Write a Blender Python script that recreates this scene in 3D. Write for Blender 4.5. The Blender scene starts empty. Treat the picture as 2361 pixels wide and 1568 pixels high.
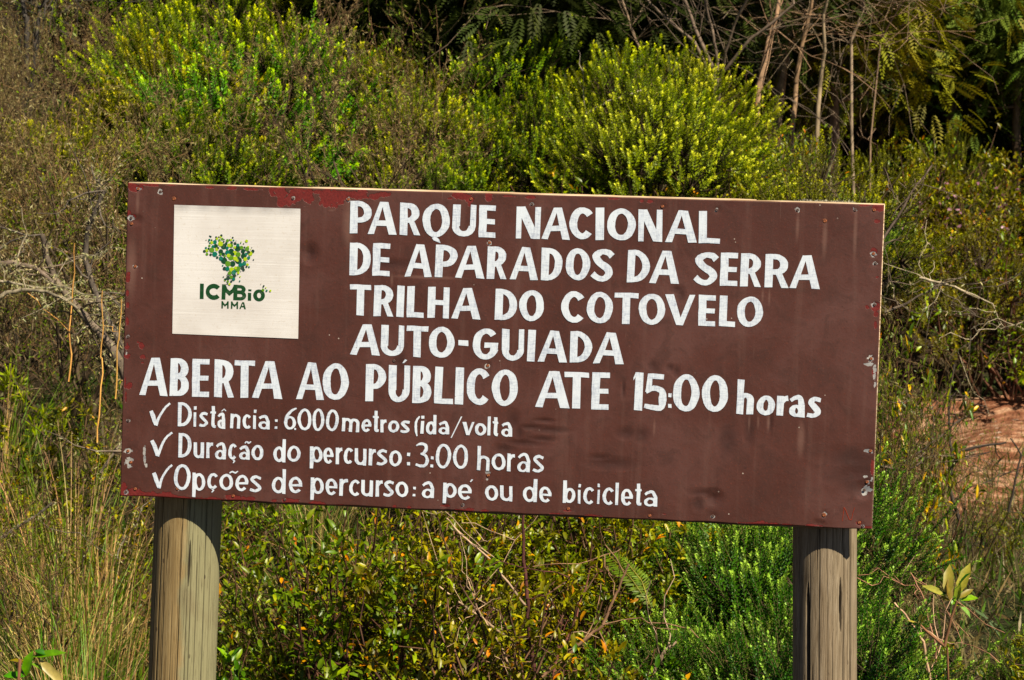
import bpy, math, random
import numpy as np
from mathutils import Vector, Matrix
from mathutils.geometry import delaunay_2d_cdt
R = math.radians
rnd = random.Random(7)
rng = np.random.default_rng(11)
SC = bpy.context.scene
COL = SC.collection

# ------------------------------------------------------------------ camera
BW, BH, BZ = 2.2, 0.924, 1.75            # sign board size, height of its centre
HFOV = R(26)
right_c = Vector((0.9930, -0.0334, 0.1130)).normalized()
CAM_R = Matrix(((0.99300018, 0.03335897, -0.11381608),
                (0.03618543, -0.99852734, 0.03873234),
                (-0.11243337, -0.04278241, -0.99274655)))   # columns: board x, board z, board normal, in camera axes (x right, y down, z forward)
bx = Vector(CAM_R.col[0]).normalized()
bn = Vector(CAM_R.col[2]); bn = (bn - bx * bn.dot(bx)).normalized()
bz = bn.cross(bx).normalized()
if bz.dot(Vector(CAM_R.col[1])) < 0: bz = -bz
tc = Vector((-0.02410664, 0.01755195, 2.91935369)) * BW
def cam2world(v):                         # camera axes -> world axes (world x = board x, z = board z, y = minus board normal)
    return Vector((bx.dot(v), -bn.dot(v), bz.dot(v)))
CAM = Vector((0, 0, BZ)) - cam2world(tc)
ax, ay, az = cam2world(Vector((1, 0, 0))), cam2world(Vector((0, 1, 0))), cam2world(Vector((0, 0, 1)))
cd = bpy.data.cameras.new('camera'); cam = bpy.data.objects.new('camera', cd); COL.objects.link(cam)
M = Matrix((ax, -ay, -az)).transposed().to_4x4(); M.translation = CAM
cam.matrix_world = M
cd.sensor_width = 36; cd.angle = HFOV; cd.clip_start = 0.1; cd.clip_end = 2000
cd.dof.use_dof = True; cd.dof.focus_distance = 6.45; cd.dof.aperture_fstop = 13.0
SC.camera = cam
# ------------------------------------------------------------------ light
SUN_EL, SUN_AZ = R(48), R(46)
w = bpy.data.worlds.new('World'); SC.world = w; w.use_nodes = True
nt = w.node_tree; sky = nt.nodes.new('ShaderNodeTexSky'); sky.sky_type = 'NISHITA'; sky.sun_disc = False
sky.sun_elevation = SUN_EL; sky.sun_rotation = math.pi - SUN_AZ
bg = nt.nodes['Background']; bg.inputs[1].default_value = 0.05
sky.altitude = 1000; sky.dust_density = 0.3; sky.air_density = 0.45
nt.links.new(sky.outputs[0], bg.inputs[0])
sl = bpy.data.lights.new('sun', 'SUN'); sun = bpy.data.objects.new('sun', sl); COL.objects.link(sun)
sl.energy = 5.0; sl.angle = R(0.53); sl.color = (1.0, 0.90, 0.71)
sd = Vector((math.sin(SUN_AZ) * math.cos(SUN_EL), -math.cos(SUN_AZ) * math.cos(SUN_EL), math.sin(SUN_EL)))
sun.rotation_euler = sd.to_track_quat('Z', 'Y').to_euler(); sun.location = sd * 30
SC.view_settings.view_transform = 'Standard'; SC.view_settings.look = 'None'
SC.view_settings.exposure = 0.70; SC.view_settings.gamma = 1
SC.cycles.max_bounces = 6; SC.cycles.transparent_max_bounces = 4
SC.cycles.diffuse_bounces = 2; SC.cycles.glossy_bounces = 2; SC.cycles.transmission_bounces = 3

# ------------------------------------------------------------------ helpers
FPX = 1180.5 / math.tan(HFOV / 2)          # pixels are those of a 2361 x 1568 view of the frame
def ray(px, py):
    return (ax * ((px - 1180.5) / FPX) + ay * ((py - 784) / FPX) + az)
def P(px, py, y):                          # the point at world depth y seen at a pixel
    d = ray(px, py); return CAM + d * ((y - CAM.y) / d.y)
def proj(p):
    v = Vector(p) - CAM; z = v.dot(az)
    return (1180.5 + FPX * v.dot(ax) / z, 784 + FPX * v.dot(ay) / z, z)
def sstep(a, b, x):
    t = np.clip((x - a) / (b - a), 0, 1); return t * t * (3 - 2 * t)
def height(x, y):
    x = np.asarray(x, float); y = np.asarray(y, float)
    side = sstep(1.3, 2.3, x)
    base = 0.035 * np.clip(y, -8, 9) + side * (-.36 * sstep(4.5, 9, y) + 0.06 * np.clip(y - 9, 0, 5.3) + 0.55 * np.clip(y - 14.3, 0, 12)) + .03 * np.clip(y - 9, 0, 60) + (1 - side) * .5 * np.clip(y - 20, 0, 40)
    toe = 3.5 + 24 * sstep(1.15, 2.3, x)
    ridge = 12.8 - 1.2 * sstep(-3.3, -2.0, x) - .75 * sstep(-1.2, -.2, x) + 1.0 * sstep(.3, .9, x)
    s = np.minimum(y, 60) - toe; sp = np.where(s > 12, s, np.log1p(np.exp(np.clip(s, -30, 12) * 1.2)) / 1.2)
    over = np.clip(y - ridge, 0, 60)
    hill = (0.30 * np.maximum(sp - over, 0) + .03 * np.minimum(over, sp)) * (1 - sstep(1.4, 2.4, x) * .95)
    far = np.clip(26 - y, 0, 9) / 9
    n = 0.10 * np.sin(x * 1.3 + y * .7) + 0.07 * np.sin(x * 2.9 - y * 1.9)
    near = sstep(-1, 2, y)
    return base + hill + n * near
def gpoint(px, py, up=0.0):                # where a pixel's ray meets the ground raised by up
    d = ray(px, py); t = 6.5
    while t < 60:
        p = CAM + d * t
        if p.z < float(height(p.x, p.y)) + up: return p
        t += 0.05
    return CAM + d * 40

def mesh_from(name, V, faces, colors=None, smooth=False):
    """V (n,3); faces: list of (m,k) int arrays"""
    me = bpy.data.meshes.new(name)
    V = np.asarray(V, np.float32); me.vertices.add(len(V)); me.vertices.foreach_set('co', V.ravel())
    idx = np.concatenate([f.ravel() for f in faces]).astype(np.int32)
    tot = np.concatenate([np.full(len(f), f.shape[1]) for f in faces]).astype(np.int32)
    me.loops.add(len(idx)); me.loops.foreach_set('vertex_index', idx)
    me.polygons.add(len(tot)); st = np.concatenate([[0], np.cumsum(tot)[:-1]]).astype(np.int32)
    me.polygons.foreach_set('loop_start', st); me.polygons.foreach_set('loop_total', tot)
    if smooth: me.polygons.foreach_set('use_smooth', np.ones(len(tot), bool))
    me.update(calc_edges=True)
    if colors is not None:
        a = me.color_attributes.new('col', 'FLOAT_COLOR', 'POINT')
        c = np.ones((len(V), 4), np.float32); c[:, :3] = colors; a.data.foreach_set('color', c.ravel())
    return me
def ob(name, me, mat, parent=None, loc=None):
    o = bpy.data.objects.new(name, me); COL.objects.link(o)
    if mat is not None and len(me.materials) == 0: me.materials.append(mat)
    if parent: o.parent = parent
    if loc is not None: o.location = loc
    return o
def tag(o, label=None, cat=None, group=None, kind=None):
    if label: o['label'] = label
    if cat: o['category'] = cat
    if group: o['group'] = group
    if kind: o['kind'] = kind
    return o
def empty(name, loc=(0, 0, 0), rz=0.0, **k):
    o = bpy.data.objects.new(name, None); COL.objects.link(o); o.location = loc; o.rotation_euler = (0, 0, rz)
    o.empty_display_size = 0.1
    return tag(o, **k)

class Acc:                                  # collects pieces of one mesh
    def __init__(s): s.V = []; s.F = []; s.C = []; s.n = 0
    def add(s, V, faces, col):
        V = np.asarray(V, float).reshape(-1, 3)
        c = np.broadcast_to(np.asarray(col, float), (len(V), 3)) if np.ndim(col) == 1 else np.asarray(col, float)
        s.V.append(V); s.C.append(c)
        for f in faces: s.F.append(np.asarray(f, np.int64) + s.n)
        s.n += len(V)
    def mesh(s, name, smooth=False):
        by = {}
        for f in s.F: by.setdefault(f.shape[1], []).append(f)
        return mesh_from(name, np.concatenate(s.V), [np.concatenate(v) for v in by.values()], np.concatenate(s.C), smooth)

def unit(v): return v / np.maximum(np.linalg.norm(v, axis=-1, keepdims=True), 1e-9)
def perp(D, roll=None):
    D = unit(D); a = np.where(np.abs(D[:, 2:3]) > .9, np.array([[1., 0, 0]]), np.array([[0., 0, 1]]))
    S = unit(np.cross(D, a)); N = np.cross(S, D)
    if roll is not None:
        c, s_ = np.cos(roll)[:, None], np.sin(roll)[:, None]; S, N = S * c + N * s_, N * c - S * s_
    return S, N
def tubes(acc, P0, P1, r0, r1, col, sides=3):
    P0 = np.asarray(P0, float); P1 = np.asarray(P1, float); n = len(P0)
    if n == 0: return
    S, N = perp(P1 - P0)
    r0 = np.broadcast_to(r0, n)[:, None]; r1 = np.broadcast_to(r1, n)[:, None]
    V = np.zeros((n, sides * 2, 3))
    for k in range(sides):
        a = 2 * math.pi * k / sides; d = S * math.cos(a) + N * math.sin(a)
        V[:, k] = P0 + d * r0; V[:, sides + k] = P1 + d * r1
    base = np.arange(n)[:, None, None] * sides * 2
    q = np.array([[k, (k + 1) % sides, sides + (k + 1) % sides, sides + k] for k in range(sides)])[None]
    c = col if np.ndim(col) == 1 else np.repeat(col, sides * 2, axis=0)
    acc.add(V.reshape(-1, 3), [(base + q).reshape(-1, 4)], c)
def leaf4(acc, B, D, S, L, W, col, N=None, fold=0.0):
    n = len(B); L = np.broadcast_to(L, n)[:, None]; W = np.broadcast_to(W, n)[:, None]
    if N is None: N = np.cross(S, D)
    V = np.zeros((n, 4, 3)); m = B + D * L * .55
    V[:, 0] = B; V[:, 1] = m + S * W * .5 + N * fold * W; V[:, 2] = B + D * L; V[:, 3] = m - S * W * .5 + N * fold * W
    f = np.arange(n)[:, None] * 4 + np.array([[0, 1, 2, 3]])
    c = col if np.ndim(col) == 1 else np.repeat(col, 4, axis=0)
    acc.add(V.reshape(-1, 3), [f], c)
def leafoval(acc, B, D, S, L, W, col, fold=.22, droop=.18):
    n = len(B); L = np.broadcast_to(L, n)[:, None]; W = np.broadcast_to(W, n)[:, None]
    N = np.cross(S, D); V = np.zeros((n, 8, 3))
    V[:, 0] = B
    V[:, 1] = B + D * L * .28 + S * W * .42 + N * fold * W
    V[:, 2] = B + D * L * .68 + S * W * .40 + N * (fold * W - droop * L * .4)
    V[:, 3] = B + D * L - N * droop * L
    V[:, 4] = B + D * L * .68 - S * W * .40 + N * (fold * W - droop * L * .4)
    V[:, 5] = B + D * L * .28 - S * W * .42 + N * fold * W
    V[:, 6] = B + D * L * .30
    V[:, 7] = B + D * L * .70 - N * droop * L * .4
    b = np.arange(n)[:, None] * 8
    q = np.concatenate([b + np.array([[1, 2, 7, 6]]), b + np.array([[6, 7, 4, 5]])])
    t = np.concatenate([b + np.array([[0, 1, 6]]), b + np.array([[2, 3, 7]]), b + np.array([[7, 3, 4]]), b + np.array([[0, 6, 5]])])
    c = col if np.ndim(col) == 1 else np.repeat(col, 8, axis=0)
    acc.add(V.reshape(-1, 3), [q, t], c)

# ------------------------------------------------------------------ materials
def newmat(name):
    m = bpy.data.materials.new(name); m.use_nodes = True
    n = m.node_tree; n.nodes.clear()
    return m, n
def N_(n, t, **k):
    o = n.nodes.new(t)
    for a, b in k.items(): setattr(o, a, b)
    return o
def leaf_mat(name, trans=0.35, rough=0.45, spec=0.4, vary=0.25, hue=0.02, mott=0, ms=30, zs=1):
    m, n = newmat(name); L = n.links.new
    at = N_(n, 'ShaderNodeVertexColor', layer_name='col'); oi = N_(n, 'ShaderNodeObjectInfo')
    hs = N_(n, 'ShaderNodeHueSaturation'); hs.inputs['Saturation'].default_value = 1.08
    mr = N_(n, 'ShaderNodeMapRange'); mr.inputs[3].default_value = 1 - vary; mr.inputs[4].default_value = 1 + vary
    mh = N_(n, 'ShaderNodeMapRange'); mh.inputs[3].default_value = .5 - hue; mh.inputs[4].default_value = .5 + hue
    mm = N_(n, 'ShaderNodeMath', operation='FRACT'); mu = N_(n, 'ShaderNodeMath', operation='MULTIPLY'); mu.inputs[1].default_value = 7.31
    L(oi.outputs['Random'], mr.inputs[0]); L(oi.outputs['Random'], mu.inputs[0]); L(mu.outputs[0], mm.inputs[0]); L(mm.outputs[0], mh.inputs[0])
    L(at.outputs[0], hs.inputs['Color']); L(mr.outputs[0], hs.inputs['Value']); L(mh.outputs[0], hs.inputs['Hue'])
    p = N_(n, 'ShaderNodeBsdfPrincipled'); p.inputs['Roughness'].default_value = rough; p.inputs['Specular IOR Level'].default_value = spec
    if mott:
        tc_ = N_(n, 'ShaderNodeTexCoord'); mp_ = N_(n, 'ShaderNodeMapping'); mp_.inputs['Scale'].default_value = (1, 1, zs); tn = N_(n, 'ShaderNodeTexNoise'); tn.inputs['Scale'].default_value = ms; tn.inputs['Detail'].default_value = 5
        m2 = N_(n, 'ShaderNodeMapRange'); m2.inputs[1].default_value = .3; m2.inputs[2].default_value = .7; m2.inputs[3].default_value = 1 - mott; m2.inputs[4].default_value = 1 + mott
        hs2 = N_(n, 'ShaderNodeHueSaturation'); L(tc_.outputs['Object'], mp_.inputs[0]); L(mp_.outputs[0], tn.inputs['Vector']); L(tn.outputs[0], m2.inputs[0]); L(m2.outputs[0], hs2.inputs['Value']); L(hs.outputs[0], hs2.inputs['Color']); hs = hs2
    out = N_(n, 'ShaderNodeOutputMaterial'); L(hs.outputs[0], p.inputs['Base Color'])
    if trans > 0:
        tr = N_(n, 'ShaderNodeBsdfTranslucent'); mx = N_(n, 'ShaderNodeMixShader'); mx.inputs[0].default_value = trans
        L(hs.outputs[0], tr.inputs[0]); L(p.outputs[0], mx.inputs[1]); L(tr.outputs[0], mx.inputs[2]); L(mx.outputs[0], out.inputs[0])
    else: L(p.outputs[0], out.inputs[0])
    return m
M_TUFT = leaf_mat('tuft_leaves', .24, .5, .3, .2)
M_LEAF = leaf_mat('glossy_leaves', .26, .38, .4, .2, mott=.25, ms=60)
M_GRASS = leaf_mat('grass_blades', .35, .5, .3, .15)
M_FEATHER = leaf_mat('feathery_leaves', .25, .6, .2, .2, .015)
M_STEM = leaf_mat('twig_bark', 0, .85, .2, .2, .01, mott=.55, ms=26, zs=.35)

def ramp(n, fac, stops):
    r = N_(n, 'ShaderNodeValToRGB'); e = r.color_ramp.elements
    while len(e) < len(stops): e.new(.5)
    for i, (p, c) in enumerate(stops): e[i].position = p; e[i].color = (*c, 1) if len(c) == 3 else c
    n.links.new(fac, r.inputs[0]); return r
def noise(n, vec, scale, detail=4, rough=.55, dist=0):
    t = N_(n, 'ShaderNodeTexNoise'); t.inputs['Scale'].default_value = scale; t.inputs['Detail'].default_value = detail
    t.inputs['Roughness'].default_value = rough; t.inputs['Distortion'].default_value = dist
    if vec is not None: n.links.new(vec, t.inputs['Vector'])
    return t
def mixc(n, fac, a, b, mode='MIX'):
    m = N_(n, 'ShaderNodeMix', data_type='RGBA', blend_type=mode)
    for s, v in ((m.inputs[0], fac), (m.inputs[6], a), (m.inputs[7], b)):
        if isinstance(v, (int, float)): s.default_value = v
        elif isinstance(v, tuple): s.default_value = (*v, 1)
        else: n.links.new(v, s)
    return m.outputs[2]
def math_(n, op, a, b=None, clamp=False):
    m = N_(n, 'ShaderNodeMath', operation=op); m.use_clamp = clamp
    for i, v in enumerate((a, b)):
        if v is None: continue
        if isinstance(v, (int, float)): m.inputs[i].default_value = v
        else: n.links.new(v, m.inputs[i])
    return m.outputs[0]
def thresh(n, v, lo, hi):
    m = N_(n, 'ShaderNodeMapRange'); m.interpolation_type = 'SMOOTHSTEP'
    m.inputs[1].default_value = lo; m.inputs[2].default_value = hi; n.links.new(v, m.inputs[0]); return m.outputs[0]
def finish(n, col, rough=.8, spec=.3, bump=None, bs=.3, bd=.01):
    p = N_(n, 'ShaderNodeBsdfPrincipled'); o = N_(n, 'ShaderNodeOutputMaterial')
    if isinstance(col, tuple): p.inputs['Base Color'].default_value = (*col, 1)
    else: n.links.new(col, p.inputs['Base Color'])
    if isinstance(rough, (int, float)): p.inputs['Roughness'].default_value = rough
    else: n.links.new(rough, p.inputs['Roughness'])
    p.inputs['Specular IOR Level'].default_value = spec
    if bump is not None:
        b = N_(n, 'ShaderNodeBump'); b.inputs['Strength'].default_value = bs; b.inputs['Distance'].default_value = bd
        n.links.new(bump, b.inputs['Height']); n.links.new(b.outputs[0], p.inputs['Normal'])
    n.links.new(p.outputs[0], o.inputs[0]); return p
def objco(n, scale=(1, 1, 1)):
    t = N_(n, 'ShaderNodeTexCoord'); m = N_(n, 'ShaderNodeMapping'); m.inputs['Scale'].default_value = scale
    n.links.new(t.outputs['Object'], m.inputs[0]); return m.outputs[0]

# ------------------------------------------------------------------ ground
def ground():
    m, n = newmat('leaf_litter_soil'); c = objco(n)
    a = noise(n, c, 1.3, 5); b = noise(n, c, 22, 5)
    cr = ramp(n, b.outputs[0], [(.3, (.018, .012, .007)), (.55, (.05, .035, .02)), (.75, (.12, .09, .05))])
    g = mixc(n, thresh(n, a.outputs[0], .5, .62), cr.outputs[0], (.02, .028, .007))
    finish(n, g, .95, .1, b.outputs[0], .8, .05)
    xs = np.concatenate([np.linspace(-600, -26, 14), np.linspace(-24, 24, 161), np.linspace(26, 600, 14)])
    ys = np.concatenate([np.linspace(-400, -12, 10), np.linspace(-10, 44, 181), np.linspace(48, 900, 16)])
    X, Y = np.meshgrid(xs, ys); Z = height(np.clip(X, -30, 30), np.clip(Y, -30, 60))
    V = np.stack([X, Y, Z], -1).reshape(-1, 3); nx, ny = len(xs), len(ys)
    i = (np.arange(ny - 1)[:, None] * nx + np.arange(nx - 1)[None]).ravel()
    o = ob('ground', mesh_from('ground', V, [np.stack([i, i + 1, i + nx + 1, i + nx], 1)], smooth=True), m)
    tag(o, kind='structure')
    # dirt road crossing behind the bushes on the right, with its cut bank
    m, n = newmat('red_dirt'); c = objco(n)
    a = noise(n, c, .9, 6, .6, .6); b = noise(n, c, 9, 6, .65); t = objco(n, (1, 3.2, 1)); d = noise(n, t, 2.4, 5, .6, .8)
    cr = ramp(n, d.outputs[0], [(.38, (.20, .075, .038)), (.5, (.36, .17, .095)), (.62, (.52, .32, .20))])
    cc = mixc(n, thresh(n, b.outputs[0], .5, .75), cr.outputs[0], (.16, .055, .028))
    st_ = N_(n, 'ShaderNodeTexVoronoi'); st_.inputs['Scale'].default_value = 7; n.links.new(c, st_.inputs['Vector'])
    cc = mixc(n, math_(n, 'MULTIPLY', math_(n, 'LESS_THAN', st_.outputs['Distance'], .22), thresh(n, a.outputs[0], .5, .6)), cc, (.55, .40, .30))
    finish(n, cc, .95, .1, math_(n, 'ADD', b.outputs[0], math_(n, 'MULTIPLY', a.outputs[0], 3)), 1, .09)
    xs = np.linspace(1.35, 26, 180); vs = np.linspace(0, 1, 40); X, T = np.meshgrid(xs, vs)
    Y = 11.0 + T * 3.5 + .3 * np.sin(X * .5)
    Z = height(X, Y) + .02 + .05 * np.sin(X * 3 + T * 7) * np.sin(T * 9) * .4
    V = np.stack([X, Y, Z], -1).reshape(-1, 3); nx, ny = 180, 40
    i = (np.arange(ny - 1)[:, None] * nx + np.arange(nx - 1)[None]).ravel()
    o = ob('dirt_road', mesh_from('dirt_road', V, [np.stack([i, i + 1, i + nx + 1, i + nx], 1)], smooth=True), m)
    tag(o, kind='structure')
ground()
# ------------------------------------------------------------------ the sign
HM = np.array([[2938.49443117316, 29.970775776705473, 1974.7486056912535], [57.57664800219984, -1282.828351643966, 1413.3340514554836], [-0.03851310400815951, -0.0061555171528689554, 1.0]])
HI = np.linalg.inv(HM)
def b2(x, y):                              # photograph pixel on the sign's face -> metres on the board (origin at its centre)
    v = HI @ np.array([x, y, 1.0]); return v[0] / v[2] * BW, v[1] / v[2] * BH
def crop(k):
    x0, y0, s = {1: (460, 700, 2.24), 2: (1300, 750, 2.091), 3: (2200, 750, 1.6864), 4: (460, 1380, 2.119), 5: (1400, 1380, 2.119), 6: (2300, 1380, 1.8162), 7: (790, 920, 4.75)}[k]
    return lambda x, y: (x0 + x / s, y0 + y / s)

# hand lettering: every glyph is a union of brush strokes in a W x H box (mm), stem s, bar t
def rect(x0, y0, x1, y1): return [(x0, y0), (x1, y0), (x1, y1), (x0, y1)]
def ring(cx, cy, RX, RY, ix, iy, a0=0, a1=360, n=None, dy=0):
    n = n or max(6, int(abs(a1 - a0) / 12)); out = []
    for k in range(n):
        p, q = R(a0 + (a1 - a0) * k / n), R(a0 + (a1 - a0) * (k + 1) / n)
        out.append([(cx + ix * math.cos(p), cy + dy + iy * math.sin(p)), (cx + RX * math.cos(p), cy + RY * math.sin(p)),
                    (cx + RX * math.cos(q), cy + RY * math.sin(q)), (cx + ix * math.cos(q), cy + dy + iy * math.sin(q))])
    return out
def brush(pts, ws, sub=6):
    P_ = [np.array(p, float) for p in pts]; n = len(P_); C = []; Wd = []
    E_ = [2 * P_[0] - P_[1]] + P_ + [2 * P_[-1] - P_[-2]]
    for i in range(n - 1):
        p0, p1, p2, p3 = E_[i:i + 4]
        for k in range(sub):
            t = k / sub
            C.append(.5 * ((2 * p1) + (p2 - p0) * t + (2 * p0 - 5 * p1 + 4 * p2 - p3) * t * t + (3 * p1 - p0 - 3 * p2 + p3) * t ** 3)); Wd.append(ws[i] * (1 - t) + ws[i + 1] * t)
    C.append(P_[-1]); Wd.append(ws[-1]); C = np.array(C); Wd = np.array(Wd)
    T = np.gradient(C, axis=0); T /= np.linalg.norm(T, axis=1)[:, None]; Nn = np.stack([-T[:, 1], T[:, 0]], 1)
    A, B = C + Nn * Wd[:, None] / 2, C - Nn * Wd[:, None] / 2
    out = []
    for i in range(len(C) - 1):                                   # convex hull of each piece, so tight bends never fold over
        q = sorted({(float(a[0]), float(a[1])) for a in (A[i], A[i + 1], B[i + 1], B[i])})
        def half(pp):
            h = []
            for p in pp:
                while len(h) > 1 and (h[-1][0] - h[-2][0]) * (p[1] - h[-2][1]) - (h[-1][1] - h[-2][1]) * (p[0] - h[-2][0]) <= 1e-9: h.pop()
                h.append(p)
            return h
        lo, up = half(q), half(q[::-1]); out.append(lo[:-1] + up[:-1])
    return out
def bowl(x, y0, y1, xr, s, t, cf=.45):
    h = y1 - y0; rx = min((xr - x) * (1 - cf * .5), h * .62); cx = xr - rx
    return [rect(x, y1 - t, cx + .5, y1), rect(x, y0, cx + .5, y0 + t)] + ring(cx, (y0 + y1) / 2, rx, h / 2, rx - s, h / 2 - t, -90, 90, 12)
def O_(W, H, s, t): return ring(W / 2, H / 2, W / 2, H / 2, W / 2 - s, H / 2 - t, n=34)
def glyph(ch, W, H, s, t):
    r = rect
    if ch == 'A': return [[(0, 0), (.22 * W, 0), (.56 * W, H), (.40 * W, H)], [(.73 * W, 0), (W, 0), (.69 * W, H), (.46 * W, H)], [(.20 * W, .26 * H), (.80 * W, .26 * H), (.74 * W, .26 * H + t), (.26 * W, .26 * H + t)]]
    if ch == 'B': return [r(0, 0, s, H)] + bowl(s * .6, H * .52 - t * .4, H, W * .95, s, t) + bowl(s * .6, 0, H * .52 + t * .5, W, s, t)
    if ch == 'C': return ring(.55 * W, H / 2, .55 * W, H / 2, .55 * W - s, H / 2 - t * 1.15, 40, 318, 26)
    if ch == 'D': return [r(0, 0, s, H)] + bowl(s * .6, 0, H, W, s, t, .25)
    if ch == 'E': return [r(0, 0, s, H), r(0, H - t, W, H), r(0, H * .5 - t * .5, W * .95, H * .5 + t * .45), r(0, 0, W, t)]
    if ch == 'G': return ring(.53 * W, H / 2, .53 * W, H / 2, .53 * W - s, H / 2 - t, 42, 340, 26) + [r(W * .46, H * .38, W, H * .38 + t), [(W - s, H * .2), (W * .985, H * .22), (W, H * .45), (W - s, H * .45)]]
    if ch == 'H': return [r(0, 0, s, H), r(W - s * .8, 0, W, H), r(s * .5, H * .5 - t / 2, W - s * .4, H * .5 + t / 2)]
    if ch == 'I': return [r(0, 0, W, H)]
    if ch == 'L': return [r(0, 0, s, H), r(0, 0, W, t)]
    if ch == 'N': return [r(0, 0, s * .68, H), r(W - s * .72, 0, W, H), [(W - s * 1.15, 0), (W, 0), (s * 1.08, H), (0, H)]]
    if ch == 'M': return [r(0, 0, s, H), r(W - s, 0, W, H), [(0, H), (s * .9, H), (W * .55, H * .28), (W * .45, H * .28)], [(W, H), (W - s * .9, H), (W * .45, H * .28), (W * .55, H * .28)], [(0, H), (0, H * .7), (W * .5, H * .26), (W * .5, H * .58)], [(W, H), (W, H * .7), (W * .5, H * .26), (W * .5, H * .58)]]
    if ch in 'O0': return O_(W, H, s, t)
    if ch == 'P': return [r(0, 0, s, H)] + bowl(s * .6, H * .33, H, W, s, t)
    if ch == 'Q': return ring(W / 2, H * .55, W / 2, H * .45, W / 2 - s, H * .45 - t, n=34) + [[(W * .37, H * .09), (W * .42, H * .02), (W * .68, -H * .06), (W * .62, H * .05), (W * .5, H * .12)]]
    if ch == 'R': return [r(0, 0, s, H)] + bowl(s * .6, H * .38, H, W * .96, s, t) + [[(W * .42, H * .43), (W * .70, 0), (W, 0), (W * .66, H * .48)]]
    if ch == 'S': 
        a = s / 2
        return brush([(W * .95, H * .78), (W * .76, H - t * .65), (W * .45, H - t * .55), (a * 1.05, H * .76), (W * .36, H * .57), (W * .70, H * .42), (W - a, H * .25), (W * .60, t * .55), (W * .28, t * .6), (W * .04, H * .22)], [s * .85, t * 1.1, t, s, s * .95, s * .95, s, t, t * 1.1, s * .8])
    if ch == 'T': return [r(0, H - t, W, H), r(W * .5 - s * .5, 0, W * .5 + s * .5, H)]
    if ch == 'U': return [r(0, H * .33, s, H), r(W - s * .72, H * .33, W, H)] + ring(W / 2, H * .34, W / 2, H * .34, W / 2 - s * .9, H * .34 - t, 180, 360, 16)
    if ch == 'V': return [[(0, H), (s * 1.15, H), (W * .60, 0), (W * .38, 0)], [(W, H), (W - s * .75, H), (W * .43, 0), (W * .60, 0)]]
    if ch == '1': return [r(W - s, 0, W, H), [(0, H * .78), (W - s * .8, H * .93), (W - s * .8, H), (W * .25, H), (0, H * .86)]]
    if ch == '3': return brush([(W * .06, H * .88), (W * .35, H - t * .5), (W * .72, H * .90), (W * .80, H * .72), (W * .58, H * .56), (W * .40, H * .53)], [t * .5, t, t * 1.1, s, t, t * .7]) + brush([(W * .40, H * .54), (W * .74, H * .48), (W - s * .5, H * .28), (W * .72, H * .08), (W * .40, t * .5), (W * .04, H * .12)], [t * .7, t, s, t * 1.1, t, t * .8])
    if ch == '5': return [r(W * .14, H - t, W * .84, H), [(W * .14, H), (W * .14 + s * .62, H), (W * .12 + s * .55, H * .55), (W * .04, H * .50)]] + brush([(W * .08, H * .50), (W * .40, H * .60), (W * .76, H * .54), (W - s * .5, H * .32), (W * .74, H * .09), (W * .40, t * .5), (W * .02, H * .12)], [t * .8, t, t * 1.1, s, t * 1.1, t, t * .8])
    if ch == '6': return ring(W * .48, H * .31, W * .48, H * .31, W * .48 - s, H * .31 - t * .8, n=26) + brush([(W * .97, H * .985), (W * .60, H * .87), (W * .26, H * .62), (s * .5, H * .30)], [t * .55, t * 1.0, s * 1.0, s])
    if ch in 'ao' or ch in 'ãâ':
        if ch == 'o': return O_(W, H, s, t)
        h = H
        return [r(W - s, 0, W, h * .62)] + brush([(W * .10, h * .78), (W * .34, h - t * .5), (W * .66, h * .93), (W - s * .5, h * .60)], [t * .9, t, t * 1.15, s]) + ring(W * .47, h * .29, W * .47, h * .29, W * .47 - s * .95, h * .29 - t * .75, n=24)
    if ch == 'b': return [r(0, 0, s, H)] + ring(W * .53, H * .335, W * .47, H * .335, W * .47 - s, H * .335 - t, n=28)
    if ch == 'c': return ring(.56 * W, H / 2, .56 * W, H / 2, .56 * W - s, H / 2 - t, 42, 316, 24)
    if ch == 'd': return [r(W - s, 0, W, H)] + ring(W * .47, H * .335, W * .47, H * .335, W * .47 - s, H * .335 - t, n=28)
    if ch == 'e': return ring(W / 2, H / 2, W / 2, H / 2, W / 2 - s, H / 2 - t, 4, 318, 28) + [r(s * .6, H * .42, W * .985, H * .42 + t * .8)]
    if ch in 'hn':
        x = H if ch == 'n' else H * .62
        return [r(0, 0, s, H)] + ring(W / 2, x * .64, W / 2, x * .36, W / 2 - s, x * .36 - t, 0, 180, 14) + [r(W - s, 0, W, x * .66)]
    if ch == 'i': return [r(0, 0, W * .95, H * .70), r(W * .08, H * .83, W, H)]
    if ch == 'l': return [r(0, 0, W, H)]
    if ch == 'm':
        q = W * .5 + s * .5; return [r(0, 0, s, H)] + ring(q / 2, H * .64, q / 2, H * .36, q / 2 - s, H * .36 - t, 0, 180, 12) + [r(q - s, 0, q, H * .66)] + ring(q - s + (W - q + s) / 2, H * .64, (W - q + s) / 2, H * .36, (W - q + s) / 2 - s, H * .36 - t, 0, 180, 12) + [r(W - s, 0, W, H * .66)]
    if ch == 'p': return [r(0, 0, s, H)] + ring(W * .53, H * .64, W * .47, H * .36, W * .47 - s, H * .36 - t, n=28)
    if ch == 'r': return [r(0, 0, s, H)] + brush([(s * .5, H * .62), (s + W * .12, H * .86), (W * .96, H * .90)], [t, t * 1.15, t * 1.25])
    if ch == 's':
        a = s / 2
        return brush([(W * .94, H * .84), (W * .50, H - t * .55), (a * 1.2, H * .74), (W * .50, H * .52), (W - a, H * .27), (W * .48, t * .55), (W * .04, H * .15)], [t, t * 1.1, s * .9, s * .95, s * .9, t, t])
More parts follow.
